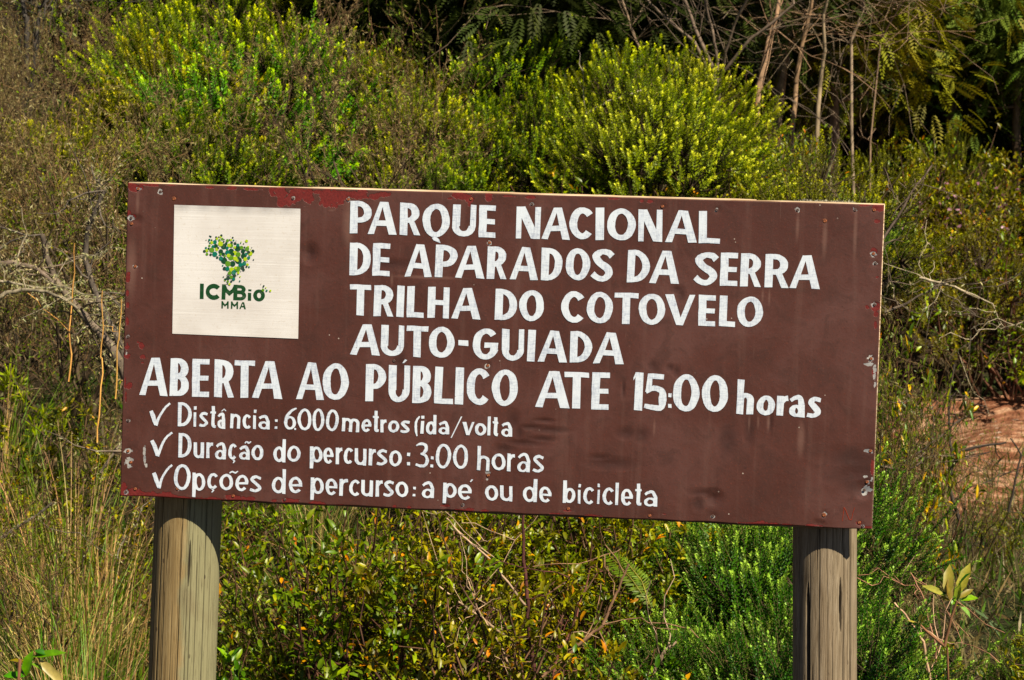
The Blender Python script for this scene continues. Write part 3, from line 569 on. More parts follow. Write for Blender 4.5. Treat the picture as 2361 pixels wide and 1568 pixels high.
    col = mixc(n, math_(n, 'MULTIPLY', thresh(n, sc1.outputs[0], .6, .85), .2), col, (.84, .82, .79))
    col = mixc(n, math_(n, 'MULTIPLY', thresh(n, sc2.outputs[0], .55, .7), .5), col, (.88, .87, .85))
    col = mixc(n, math_(n, 'MULTIPLY', thresh(n, gr.outputs[0], .58, .7), .3), col, (.52, .43, .33))
    vo = N_(n, 'ShaderNodeTexVoronoi'); vo.inputs['Scale'].default_value = 22; n.links.new(c, vo.inputs['Vector'])
    sp = math_(n, 'MULTIPLY', math_(n, 'LESS_THAN', vo.outputs['Distance'], .05), thresh(n, noise(n, c, 9).outputs[0], .52, .58))
    col = mixc(n, math_(n, 'MULTIPLY', sp, .8), col, (.25, .15, .1))
    finish(n, col, .55, .35, sc1.outputs[0], .25, .002)
    lp = ob('logo_panel', mesh_from('logo_panel', V, [np.stack([i, i + 1, i + gn_ + 1, i + gn_], 1)], smooth=True), m, root)
    # --- emblem dots, each a flat disc of ink over the one below
    c7 = crop(7); CO = {'K': (.018, .05, .03), 'D': (.004, .055, .018), 'T': (.0, .155, .10), 'G': (.10, .26, .008), 'L': (.40, .55, .006), 'B': (.17, .12, .06)}
    D_ = [('D', 512, 583, 62), ('D', 505, 312, 56), ('D', 648, 405, 54), ('D', 355, 308, 42), ('D', 885, 495, 55), ('D', 785, 580, 66), ('L', 717, 437, 42), ('D', 772, 352, 58), ('K', 720, 257, 29), ('T', 773, 286, 31), ('G', 640, 520, 55), ('D', 673, 642, 55), ('G', 585, 640, 54), ('T', 336, 230, 40), ('L', 275, 240, 33), ('K', 258, 127, 18), ('K', 238, 115, 14), ('B', 171, 193, 10), ('T', 232, 189, 23), ('K', 276, 193, 17), ('K', 215, 222, 11), ('T', 241, 246, 17), ('G', 233, 300, 24), ('T', 167, 341, 22), ('L', 182, 392, 32), ('K', 138, 403, 28), ('D', 217, 355, 22), ('D', 205, 404, 10), ('G', 187, 459, 27), ('K', 256, 468, 25), ('G', 278, 380, 50), ('T', 301, 313, 29), ('T', 335, 460, 50), ('L', 374, 367, 33), ('K', 400, 342, 21), ('L', 375, 163, 26), ('K', 361, 134, 18), ('K', 352, 174, 9), ('G', 424, 196, 26), ('L', 448, 130, 24), ('B', 408, 133, 14), ('K', 461, 104, 23), ('G', 479, 172, 24), ('K', 513, 181, 12), ('K', 505, 221, 18), ('L', 445, 261, 50), ('D', 551, 258, 27), ('G', 576, 203, 31), ('K', 617, 186, 14), ('L', 645, 189, 22), ('K', 677, 144, 17), ('B', 637, 122, 5), ('T', 692, 196, 17), ('K', 740, 205, 7), ('K', 656, 243, 25), ('G', 650, 297, 38), ('L', 609, 289, 37), ('L', 713, 330, 25), ('T', 572, 345, 28), ('D', 450, 408, 45), ('T', 577, 426, 45), ('D', 500, 458, 32), ('G', 446, 463, 25), ('T', 424, 474, 14), ('G', 527, 494, 23), ('D', 383, 521, 24), ('T', 453, 539, 41), ('L', 595, 486, 36), ('D', 677, 457, 33), ('G', 783, 464, 47), ('G', 843, 334, 36), ('L', 836, 228, 12), ('T', 828, 248, 12), ('K', 883, 261, 12), ('L', 940, 210, 29), ('K', 901, 328, 17), ('L', 968, 320, 22), ('G', 951, 359, 41), ('K', 1039, 333, 9), ('L', 1019, 367, 9), ('D', 874, 399, 41), ('L', 1012, 445, 43), ('K', 978, 424, 30), ('T', 930, 458, 29), ('K', 1060, 402, 31), ('T', 979, 527, 31), ('K', 1071, 566, 13), ('L', 915, 553, 38), ('K', 954, 592, 9), ('L', 726, 541, 43), ('L', 764, 580, 25), ('T', 895, 636, 40), ('T', 827, 659, 41), ('L', 957, 656, 25), ('K', 938, 696, 19), ('T', 987, 702, 17), ('T', 487, 674, 15), ('K', 522, 728, 34), ('T', 576, 735, 40), ('K', 863, 715, 35), ('K', 884, 756, 25), ('G', 771, 742, 53), ('L', 656, 748, 45), ('L', 730, 718, 29), ('G', 619, 819, 38), ('L', 784, 815, 25), ('K', 831, 783, 9), ('K', 709, 865, 34), ('T', 697, 804, 44), ('K', 763, 859, 7), ('K', 572, 855, 11), ('K', 500, 891, 12), ('K', 591, 906, 38), ('G', 648, 894, 33), ('T', 696, 932, 30), ('L', 817, 885, 14), ('D', 535, 939, 24), ('G', 583, 977, 23), ('K', 650, 974, 21), ('T', 810, 969, 14), ('K', 575, 1018, 14), ('L', 616, 1027, 24), ('L', 522, 962, 8),
          ('B', 1211, 1027, 8), ('K', 1265, 1062, 17), ('K', 1257, 1083, 12), ('L', 1305, 1097, 13), ('G', 1250, 1143, 28), ('T', 1321, 1150, 19), ('L', 1391, 1153, 21)]
    mi, n = newmat('green_ink'); vc = N_(n, 'ShaderNodeVertexColor', layer_name='col'); c = objco(n)
    finish(n, mixc(n, math_(n, 'MULTIPLY', thresh(n, noise(n, c, 90, 4).outputs[0], .5, .8), .12), vc.outputs[0], (.5, .5, .45)), .45, .4)
    acc = Acc(); pm = BW / 3026 / 4.75
    for i, (k, x, y, rd) in enumerate(D_):
        u, v = b2(*c7(x, y)); a = np.linspace(0, 2 * math.pi, 25)[:-1]
        yy = -.0018 - i * 9e-6
        Vd = np.concatenate([[[u, yy, v]], np.stack([u + rd * pm * np.cos(a), np.full(24, yy), v + rd * pm * np.sin(a)], 1)])
        acc.add(Vd, [np.array([[0, 1 + j, 1 + (j + 1) % 24] for j in range(24)])], CO[k])
    e = ob('emblem', acc.mesh('emblem'), mi, lp)
    def ink(name, seq, s, t, dep):
        Vt, Ft = put_text([(ch, c7(x0, y0)[0], c7(x1, y1)[0], c7(x0, y0)[1], c7(x1, y1)[1]) for ch, x0, x1, y0, y1 in seq], s, t, 3, dep, jit=0)
        me = mesh_from(name, np.array(Vt), [np.array(Ft)], np.tile(np.array([[.006, .055, .012]]), (len(Vt), 1))); return ob(name, me, mi, lp)
    o = ink('logo_lettering', [('I', 45, 128, 1020, 1308), ('C', 157, 442, 1020, 1326), ('M', 462, 765, 1034, 1326), ('i', 958, 1032, 1128, 1342)], 11.6, 11.6, .0016)
    o['label'] = 'dark green logo letters ICM and i'
    o = ink('logo_lettering', [('B', 685, 935, 1045, 1336), ('o', 1060, 1288, 1128, 1356)], 11.6, 9.6, .0017)
    o['label'] = 'dark green logo letters B and o'
    o = ink('logo_lettering', [('M', 457, 598, 1352, 1492), ('M', 637, 777, 1358, 1498), ('A', 798, 928, 1370, 1503)], 4.6, 4.2, .0016)
    o['label'] = 'small dark green letters MMA'
    # --- painted lettering
    mp, n = newmat('white_brush_paint'); c = objco(n)
    st = noise(n, objco(n, (10, 1, 60)), 3, 5, .6, 1.5); st2 = noise(n, objco(n, (70, 1, 9)), 3, 4, .6, 1.2); bl = noise(n, c, 11, 4)
    f = math_(n, 'ADD', math_(n, 'MULTIPLY', thresh(n, st.outputs[0], .44, .64), .55), math_(n, 'MULTIPLY', thresh(n, st2.outputs[0], .45, .66), .6))
    col = mixc(n, math_(n, 'MULTIPLY', f, thresh(n, bl.outputs[0], .30, .55), True), (.70, .765, .85), (.42, .47, .58))
    vo = N_(n, 'ShaderNodeTexVoronoi'); vo.inputs['Scale'].default_value = 42; n.links.new(c, vo.inputs['Vector'])
    sp = math_(n, 'MULTIPLY', math_(n, 'LESS_THAN', vo.outputs['Distance'], .07), thresh(n, noise(n, c, 6).outputs[0], .5, .58))
    col = mixc(n, math_(n, 'MULTIPLY', sp, .75), col, (.2, .12, .1))
    finish(n, col, .5, .35, st2.outputs[0], .2, .001)
    for i, (text, items, s, t) in enumerate(lines()):
        kk = .485 if s > 30 else .49
        words = []; end = -1e9
        for it in items:
            if it[1] - end > (it[4] - it[3] if it[0] not in ":.'^~,-" else 60) * .24 or not words: words.append([])
            words[-1].append(it); end = max(end, it[2])
        for q, wd in enumerate(words):
            Vt, Ft = put_text(wd, s * kk, t * (.56 if s > 30 else .54), 40 + i * 20 + q, .0009 + .00001 * q)
            o = ob('painted_word', mesh_from('painted_word', np.array(Vt), [np.array(Ft)]), mp, root)
            tx = ''.join(x[0] for x in wd if x[0].isalnum() or x[0] in ':-(/'); o['label'] = ('white painted word ' + tx) if tx else 'white painted check mark'
    # --- the little scratched N in the lower right corner
    c6 = crop(6); acc = Acc(); pts = [(1940, 1280), (1952, 1180), (1962, 1195), (1990, 1268), (2005, 1272), (2018, 1215), (2030, 1180)]
    q = [b2(*c6(x, y)) for x, y in pts]; A_ = np.array([(u, -.0003, v) for u, v in q])
    tubes(acc, A_[:-1], A_[1:], .0006, .0006, np.array([.35, .05, .025]), 4)
    ob('scratched_letter', acc.mesh('scratch'), leaf_mat('red_scratch', 0, .7, .2, 0, 0), root)
    # --- screws
    msr, n = newmat('rusty_screw'); c = objco(n); x = noise(n, c, 300, 3)
    finish(n, ramp(n, x.outputs[0], [(.35, (.07, .025, .012)), (.6, (.33, .10, .035))]).outputs[0], .7, .3)
    mdk, n = newmat('dark_screw'); finish(n, (.075, .045, .038), .6, .4)
    def screw(rad, name):
        a = Acc(); ang = np.linspace(0, 2 * math.pi, 13)[:-1]; rings = [(rad, .0), (rad, -.0012), (rad * .78, -.0022), (rad * .35, -.0012)]
        V = np.concatenate([np.stack([r_ * np.cos(ang), np.full(12, y_), r_ * np.sin(ang)], 1) for r_, y_ in rings] + [[[0, -.0008, 0]]])
        F = []
        for k in range(3):
            for j in range(12): F.append([k * 12 + j, (k + 1) * 12 + j, (k + 1) * 12 + (j + 1) % 12, k * 12 + (j + 1) % 12])
        a.add(V, [np.array(F), np.array([[36 + j, 48, 36 + (j + 1) % 12] for j in range(12)])], (.1, .1, .1)); return a.mesh(name)
    big, small = screw(.0062, 'screw_big'), screw(.0048, 'screw_small'); sm2 = screw(.0042, 'screw_dark')
    for cc, x, y, k in SCREWS:
        u, v = b2(*crop(cc)(x, y))
        ob('screw', [small, sm2, big][k], [msr, mdk, msr][k], root, (u, .0012, v))
    return root
SIGN = build_sign()

# ------------------------------------------------------------------ posts
def build_post(name, top_px, bot_px, r0, r1, ztop, cracks, seed, label, green, split=None, parent=None):
    yc = .0408 + r0
    a, b = P(*top_px, yc), P(*bot_px, yc)
    d = (a - b).normalized(); dz = lambda z: b + d * ((z - b.z) / d.z)
    na, nz = 400, 300
    zs = np.concatenate([np.linspace(-.3, .35, 12), np.linspace(.37, 1.45, nz - 26), np.linspace(1.5, ztop, 14)])
    th = np.linspace(0, 2 * math.pi, na + 1)[:-1] - math.pi / 2
    T, Z = np.meshgrid(th, zs); rr = r0 + (r1 - r0) * (1 - (Z + .3) / (ztop + .3))
    g = np.random.default_rng(seed)
    cracks = list(cracks)
    for _ in range(16):
        z_ = g.uniform(.35, 1.3); cracks.append((g.uniform(-70, 70), z_, z_ + g.uniform(.15, .7), .0009, .002, g.uniform(.004, .02)))
    rr = rr * (1 + .008 * np.sin(T * 2 + 1) + .005 * np.sin(T * 5 + Z * 3) + .004 * np.sin(T * 3 - Z * 2))
    dark = np.zeros_like(T)
    for (ang, z0, z1, wid, dep, wob) in cracks:     # angle in degrees from the camera-facing side, + is right
        cen = -math.pi / 2 + R(ang) + wob * np.sin(Z * 6 + ang) + wob * .4 * np.sin(Z * 17 + ang)
        dd = np.abs((T - cen + math.pi) % (2 * math.pi) - math.pi) * r0
        env = np.clip((Z - z0) / .06, 0, 1) * np.clip((z1 - Z) / .06, 0, 1); env = np.sqrt(env)
        f = np.clip(1 - dd / (wid * np.maximum(env, .05)), 0, 1) * (env > 0)
        rr = rr - dep * f ** .6 * env; dark = np.maximum(dark, np.clip(f * 1.5, 0, 1) * min(1, dep / .004))
    axp = np.array([list(dz(z)) for z in zs])
    X = axp[:, 0][:, None] + rr * np.cos(T); Y = axp[:, 1][:, None] + rr * np.sin(T)
    Zt = Z.copy()
    V = np.stack([X, Y, Zt], -1).reshape(-1, 3)
    i = np.arange(len(zs) - 1)[:, None] * na + np.arange(na)[None]; j = np.arange(len(zs) - 1)[:, None] * na + (np.arange(na)[None] + 1) % na
    F = np.stack([i.ravel(), j.ravel(), (j + na).ravel(), (i + na).ravel()], 1)
    n0 = len(V); V = np.concatenate([V, [[axp[-1][0], axp[-1][1], ztop + .001]]])
    k = (len(zs) - 1) * na; cap = np.stack([k + np.arange(na), k + (np.arange(na) + 1) % na, np.full(na, n0)], 1)
    me = mesh_from(name, V, [F, cap], smooth=True)
    at = me.attributes.new('crack', 'FLOAT', 'POINT'); at.data.foreach_set('value', np.append(dark.ravel(), 0).astype(np.float32))
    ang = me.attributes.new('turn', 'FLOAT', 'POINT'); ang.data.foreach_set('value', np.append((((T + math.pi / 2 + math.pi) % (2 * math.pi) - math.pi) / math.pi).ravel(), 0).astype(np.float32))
    m, n = newmat(name + '_wood'); c = objco(n)
    grain = noise(n, objco(n, (85, 85, 3.2)), 1.6, 6, .65, .9); fine = noise(n, objco(n, (300, 300, 8)), 1.5, 4, .6); bl = noise(n, c, 5, 5, .6, .5)
    if green: base = ramp(n, grain.outputs[0], [(.28, (.17, .105, .04)), (.5, (.29, .20, .085)), (.72, (.37, .275, .14))]).outputs[0]
    else: base = ramp(n, grain.outputs[0], [(.28, (.13, .088, .05)), (.5, (.24, .178, .11)), (.72, (.35, .275, .19))]).outputs[0]
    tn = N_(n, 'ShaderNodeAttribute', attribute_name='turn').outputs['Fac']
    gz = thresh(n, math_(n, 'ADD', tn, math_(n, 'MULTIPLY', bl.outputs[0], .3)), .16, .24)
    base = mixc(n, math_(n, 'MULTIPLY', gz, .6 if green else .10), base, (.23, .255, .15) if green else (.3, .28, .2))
    base = mixc(n, math_(n, 'MULTIPLY', thresh(n, bl.outputs[0], .52, .7), .35), base, (.16, .11, .06) if green else (.2, .14, .08))
    base = mixc(n, math_(n, 'MULTIPLY', thresh(n, fine.outputs[0], .56, .66), .5), base, (.07, .045, .025))
    gl = noise(n, objco(n, (110, 110, .8)), 1.7, 2, .4)
    ln = math_(n, 'MULTIPLY', thresh(n, math_(n, 'ABSOLUTE', math_(n, 'SUBTRACT', gl.outputs[0], .5)), .007, .0), .6)
    base = mixc(n, ln, base, (.035, .022, .014))
    vo = N_(n, 'ShaderNodeTexVoronoi'); vo.inputs['Scale'].default_value = 1; n.links.new(objco(n, (30, 30, 14)), vo.inputs['Vector'])
    nick = math_(n, 'MULTIPLY', math_(n, 'LESS_THAN', vo.outputs['Distance'], .10), thresh(n, noise(n, c, 7).outputs[0], .48, .55))
    base = mixc(n, math_(n, 'MULTIPLY', nick, .75), base, (.05, .03, .02))
    base = mixc(n, N_(n, 'ShaderNodeAttribute', attribute_name='crack').outputs['Fac'], base, (.018, .012, .008))
    h = math_(n, 'SUBTRACT', grain.outputs[0], math_(n, 'MULTIPLY', ln, .6)); h = math_(n, 'SUBTRACT', h, math_(n, 'MULTIPLY', nick, .5))
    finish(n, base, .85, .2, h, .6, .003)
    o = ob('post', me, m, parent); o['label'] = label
    return o, axp
def C_(a, z0, z1, w=.0014, d=.004, wob=.006): return (a, z0, z1, w, d, wob)
inv = Matrix.Translation((0, 0, -BZ))
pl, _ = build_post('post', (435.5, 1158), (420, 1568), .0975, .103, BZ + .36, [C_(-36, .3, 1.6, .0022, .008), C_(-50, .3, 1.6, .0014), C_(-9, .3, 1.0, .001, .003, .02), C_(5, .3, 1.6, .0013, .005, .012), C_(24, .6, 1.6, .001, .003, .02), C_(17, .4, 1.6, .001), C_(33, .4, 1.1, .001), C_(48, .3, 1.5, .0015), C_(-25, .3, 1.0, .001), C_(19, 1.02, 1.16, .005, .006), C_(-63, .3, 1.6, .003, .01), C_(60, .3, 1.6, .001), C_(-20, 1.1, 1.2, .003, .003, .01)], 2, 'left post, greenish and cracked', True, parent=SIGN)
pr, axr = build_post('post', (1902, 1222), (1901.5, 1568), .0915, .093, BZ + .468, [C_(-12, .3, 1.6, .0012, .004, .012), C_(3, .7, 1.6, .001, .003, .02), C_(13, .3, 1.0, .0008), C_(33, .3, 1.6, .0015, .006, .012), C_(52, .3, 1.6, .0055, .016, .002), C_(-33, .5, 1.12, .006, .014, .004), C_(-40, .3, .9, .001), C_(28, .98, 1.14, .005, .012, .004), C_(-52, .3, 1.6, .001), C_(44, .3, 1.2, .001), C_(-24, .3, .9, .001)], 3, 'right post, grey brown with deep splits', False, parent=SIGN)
for o in (pl, pr): o.matrix_parent_inverse = inv
# lichen tuft on the right post's top
acc = Acc(); top = axr[-1]; k = 700
a = rng.uniform(0, 2 * math.pi, k); r_ = .09 * np.sqrt(rng.uniform(0, 1, k))
B = np.stack([top[0] + r_ * np.cos(a), top[1] + r_ * np.sin(a), np.full(k, BZ + .466)], 1); Dd = unit(rng.normal(0, 1, (k, 3)) * [1, 1, .5] + [0, 0, .35]); S, _n = perp(Dd, rng.uniform(0, 6, k))
leaf4(acc, B, Dd, S, rng.uniform(.006, .014, k), .003, np.array([[.36, .34, .26]]) * rng.uniform(.5, 1.2, (k, 1)))
me = acc.mesh('lichen_tuft'); me.transform(Matrix.Translation((0, 0, -BZ)))
o = ob('lichen_tuft', me, M_STEM, SIGN)
# ------------------------------------------------------------------ plant meshes
def randdir(n, up=0.0, spread=1.0, g=rng):
    return unit(g.normal(0, spread, (n, 3)) + [0, 0, up])
def jitcol(c, n, v=.2, g=rng):
    c = np.array(c, float)[None] * g.uniform(1 - v, 1 + v, (n, 1)); c = c * g.uniform(.9, 1.1, (n, 3)); return c
def limb(acc, p0, p1, r0, r1, col, n=6, wob=.06, g=rng, sides=4):
    """a bent limb from p0 to p1; returns its points"""
    p0, p1 = np.array(p0, float), np.array(p1, float); L = np.linalg.norm(p1 - p0)
    t = np.linspace(0, 1, n + 1)[:, None]; pts = p0 + (p1 - p0) * t
    w = g.normal(0, wob * L, (n + 1, 3)); w[0] = 0; w[-1] = 0; w = (w + np.roll(w, 1, 0)) * .5; w[0] = 0; pts = pts + w
    rr = r0 + (r1 - r0) * t[:, 0]
    tubes(acc, pts[:-1], pts[1:], rr[:-1], rr[1:], np.array(col), sides); return pts

def tufted(seed, rad=.62, H=1.05, n_clump=13, per=26, leafL=.021, green=(.085, .17, .012), tip=(.34, .44, .07), sprL=.26, nl=30, stemc=(.06, .042, .026)):
    g = np.random.default_rng(seed); fo, st = Acc(), Acc()
    # clump centres on a dome
    k = n_clump; phi = np.arange(k) * 2.4 + g.uniform(0, .5, k); ct = 1 - (np.arange(k) + .5) / k * .85
    cd_ = np.stack([np.sqrt(1 - ct ** 2) * np.cos(phi), np.sqrt(1 - ct ** 2) * np.sin(phi), ct], 1)
    cen = cd_ * [[rad, rad, H * .72]] * g.uniform(.72, 1.08, (k, 1)) + [0, 0, H * .12]
    B0 = []; D0 = []
    for c, d in zip(cen, cd_):
        base = np.array([g.normal(0, .05), g.normal(0, .05), -.1])
        limb(st, base, c * [.8, .8, .75], .011, .005, np.array(stemc) * g.uniform(.6, 1.1), 6, .05, g)
        m = int(per * g.uniform(.6, 1.3)); off = g.normal(0, 1, (m, 3)) * [rad * .155, rad * .155, H * .06]
        b = c + off; dd = unit(d * .85 + np.array([0, 0, .65]) + off * 3.2 + g.normal(0, .2, (m, 3)))
        B0.append(b - dd * sprL * .55); D0.append(dd)
        tubes(st, np.repeat(c[None] * [.8, .8, .75], m, 0), b - dd * sprL * .5, .004, .002, np.array(stemc) * .9)
    B = np.concatenate(B0); D = np.concatenate(D0); n = len(B); Ls = sprL * g.uniform(.7, 1.15, n)
    tubes(st, B, B + D * Ls[:, None] * .95, .0026, .0014, np.array([.12, .11, .04]))
    S, Nn = perp(D, g.uniform(0, 6, n))
    t = (np.arange(nl) / (nl - 1)); t = .15 + .85 * t ** .8
    az_ = np.arange(nl) * 2.4
    tt = np.repeat(t[None], n, 0); aa = az_[None] + g.uniform(0, 6, (n, 1))
    out = S[:, None] * np.cos(aa)[..., None] + Nn[:, None] * np.sin(aa)[..., None]
    up = (.45 + 1.0 * tt ** 3)[..., None]
    ld = unit(out + D[:, None] * up); pb = B[:, None] + D[:, None] * (tt * Ls[:, None])[..., None]
    ld = ld.reshape(-1, 3); pb = pb.reshape(-1, 3); ls = unit(np.cross(ld, np.repeat(D, nl, 0)) + 1e-6)
    LL = leafL * (1.15 - .35 * tt).ravel() * g.uniform(.8, 1.2, n * nl)
    w = np.clip((tt - .70) / .25, 0, 1).ravel()[:, None]
    cl = np.repeat(g.uniform(.75, 1.2, (n, 1)), nl, 0)
    vig = np.repeat((g.uniform(0, 1, (n, 1)) > .25) * 1.0, nl, 0)
    c1 = np.array(green)[None] * cl; c = c1 * (1 - w * vig) + np.array(tip)[None] * w * vig
    c = c * g.uniform(.8, 1.2, (n * nl, 1))
    leaf4(fo, pb, ld, ls, LL, LL * .5, c, fold=.15)
    return fo.mesh('tuft_foliage'), st.mesh('tuft_stems')

def twiggy(seed, H=1.5, spread=.55, lichen=.5, col=(.085, .062, .04), depth=4, stems=7, green=0, thick=.019, lcol=(.34, .27, .12), gcol=(.15, .20, .012)):
    g = np.random.default_rng(seed); st, fo = Acc(), Acc(); segs = []
    def grow(p, d, L, r, lv):
        n = 4 if lv < depth - 1 else 3
        for i in range(n):
            d = d + g.normal(0, .17, 3) + np.array([0, 0, .05]); d /= np.linalg.norm(d)
            q = p + d * L / n; r2 = r * (1 - .35 * (i + 1) / n); segs.append((p, q, r, r2, lv)); 
            if lv < depth and g.random() < (.85 if lv else .7):
                s = g.normal(0, 1, 3); s -= d * s.dot(d); s /= np.linalg.norm(s); dd = d * .75 + s * .65 + np.array([0, 0, .25]); dd /= np.linalg.norm(dd)
                grow(q, dd, L * g.uniform(.5, .72), r2 * .6, lv + 1)
            p, r = q, r2
    for k in range(stems):
        a = g.uniform(0, 6.28); d = np.array([math.cos(a) * spread, math.sin(a) * spread, 1.0]) * 1.0; d /= np.linalg.norm(d)
        grow(np.array([math.cos(a) * .06, math.sin(a) * .06, -.1]), d, H * g.uniform(.55, .8), thick * g.uniform(.7, 1.1), 0)
    P0 = np.array([s[0] for s in segs]); P1 = np.array([s[1] for s in segs]); r0 = np.array([s[2] for s in segs]); r1 = np.array([s[3] for s in segs]); lv = np.array([s[4] for s in segs])
    cc = np.array(col)[None] * g.uniform(.35, 1.5, (len(segs), 1)); pale = (lv >= 3)[:, None]
    cc = np.where(pale, cc * np.array([[1.7, 1.45, 1.15]]), cc)
    tubes(st, P0, P1, np.maximum(r0, .0016), np.maximum(r1, .0012), cc)
    k = int(len(segs) * lichen * 4)
    if k:
        i = g.integers(0, len(segs), k); t = g.random((k, 1)); B = P0[i] * (1 - t) + P1[i] * t
        Dd = unit(g.normal(0, .8, (k, 3)) + [0, 0, -.55]); S, _ = perp(Dd, g.uniform(0, 6, k)); LL = g.uniform(.012, .038, k)
        leaf4(fo, B, Dd, S, LL, LL * .13, jitcol(lcol, k, .35, g))
    if green:
        tips = np.where(lv >= depth - 1)[0]; i = g.choice(tips, green); B = P1[i]; Dd = unit(P1[i] - P0[i] + g.normal(0, .5, (green, 3)))
        S, _ = perp(Dd, g.uniform(0, 6, green)); LL = g.uniform(.015, .032, green)
        leaf4(fo, B + g.normal(0, .012, (green, 3)), Dd, S, LL, LL * .35, jitcol(gcol, green, .4, g), fold=.15)
    return (fo.mesh('lichen') if fo.n else None), st.mesh('twigs')

def broad(seed, H=1.0, rad=.55, nb=24, clusters=90, per=9, L=.05, col=(.11, .17, .006), alt=(.60, .26, .015), alt_p=.04, stemc=(.10, .05, .03), droop=.2, young=(.26, .31, .02), wr=.38):
    g = np.random.default_rng(seed); fo, st = Acc(), Acc(); ends = []
    for k in range(nb):
        a = g.uniform(0, 6.28); rr = rad * math.sqrt(g.uniform(.02, 1)); z = H * (1 - .5 * (rr / rad) ** 2) * g.uniform(.55, 1.05)
        e = np.array([rr * math.cos(a), rr * math.sin(a), z]); s = np.array([g.normal(0, .06), g.normal(0, .06), -.1])
        pts = limb(st, s, e, .008, .0022, np.array(stemc) * g.uniform(.5, 1.3), 7, .06, g, 4)
        for j in (3, 4, 5, 6, 7): ends.append((pts[j], unit((pts[j] - pts[j - 1])[None])[0]))
        for j in (3, 5):
            d = unit((pts[j] - pts[j - 1] + g.normal(0, .1, 3))[None])[0]; q = pts[j] + (d * .8 + g.normal(0, .4, 3)) * .15
            tubes(st, pts[j][None], q[None], .003, .0015, np.array(stemc)); ends.append((q, d))
    idx = g.integers(0, len(ends), clusters); B = np.array([ends[i][0] for i in idx]); A = np.array([ends[i][1] for i in idx])
    B = np.repeat(B, per, 0) + g.normal(0, .022, (clusters * per, 3)); A = np.repeat(A, per, 0); n = len(B)
    D = unit(A * .5 + g.normal(0, .75, (n, 3)) + [0, 0, .28]); up = unit(np.array([[0, 0, 1.]]) + g.normal(0, .35, (n, 3)))
    S = unit(np.cross(D, up)); LL = L * g.uniform(.55, 1.25, n)
    c = jitcol(col, n, .35, g); m = g.random(n) < .25; c[m] = jitcol(young, m.sum(), .25, g); m = g.random(n) < alt_p; c[m] = jitcol(alt, m.sum(), .25, g)
    leafoval(fo, B, D, S, LL, LL * wr, c, .18, droop)
    return fo.mesh('leafy_foliage'), st.mesh('leafy_stems')

def tussock(seed, H=.8, n=150, col=(.15, .26, .03), dry=.35, rad=.2, w=.0045, lean=.5, dryc=(.56, .40, .17)):
    g = np.random.default_rng(seed); fo = Acc(); a = g.uniform(0, 6.28, n); out = np.stack([np.cos(a), np.sin(a), np.zeros(n)], 1)
    B = out * (rad * np.sqrt(g.random(n)))[:, None] + [0, 0, -.05]; L = H * g.uniform(.45, 1.15, n); ln = lean * g.uniform(.1, 1.6, n)
    c = jitcol(col, n, .3, g); m = g.random(n) < dry; c[m] = jitcol(dryc, m.sum(), .35, g)
    ns = 5; t = np.linspace(0, 1, ns + 1); side = np.stack([-np.sin(a), np.cos(a), np.zeros(n)], 1) + g.normal(0, .4, (n, 3))
    side = unit(side); V = np.zeros((n, ns + 1, 2, 3))
    for i, tt in enumerate(t):
        c_ = B + out * (L * ln * tt ** 2.0)[:, None] + np.array([[0, 0, 1.]]) * (L * (tt - .28 * ln * tt ** 3))[:, None]
        ww = w * (1 - tt ** 1.5) + .0008; V[:, i, 0] = c_ + side * ww / 2; V[:, i, 1] = c_ - side * ww / 2
    b = np.arange(n)[:, None] * (ns + 1) * 2
    q = np.concatenate([b + np.array([[2 * i, 2 * i + 1, 2 * i + 3, 2 * i + 2]]) for i in range(ns)])
    fo.add(V.reshape(-1, 3), [q], np.repeat(c, (ns + 1) * 2, 0)); return fo.mesh('blades'), None

def feather_crown(acc, centre, size, n, col, g, L=.34):
    n = int(n * 1.5); L = L * .68
    d = randdir(n, .15, 1, g); B = np.array(centre) + d * np.array(size) * (g.random((n, 1)) ** .45)
    D = unit(d * .7 + g.normal(0, .45, (n, 3)) + [0, 0, -.15]); S, Nn = perp(D, g.normal(0, .5, n)); k = 9
    c0 = jitcol(col, n, .4, g)
    for sgn in (1, -1):
        t = (np.arange(k) + .5) / k; LL = L * .34 * np.sin(np.pi * (t * .85 + .12))
        pb = B[:, None] + D[:, None] * (t * L)[None, :, None] - np.array([0, 0, 1.])[None, None] * (.35 * L * t ** 2)[None, :, None]
        ld = unit(D * .65 + S * sgn + [0, 0, -.12])[:, None] + np.zeros((1, k, 1))
        leaf4(acc, pb.reshape(-1, 3), ld.reshape(-1, 3), np.repeat(D, k, 0), np.tile(LL, n), .028, np.repeat(c0, k, 0) * g.uniform(.8, 1.2, (n * k, 1)))

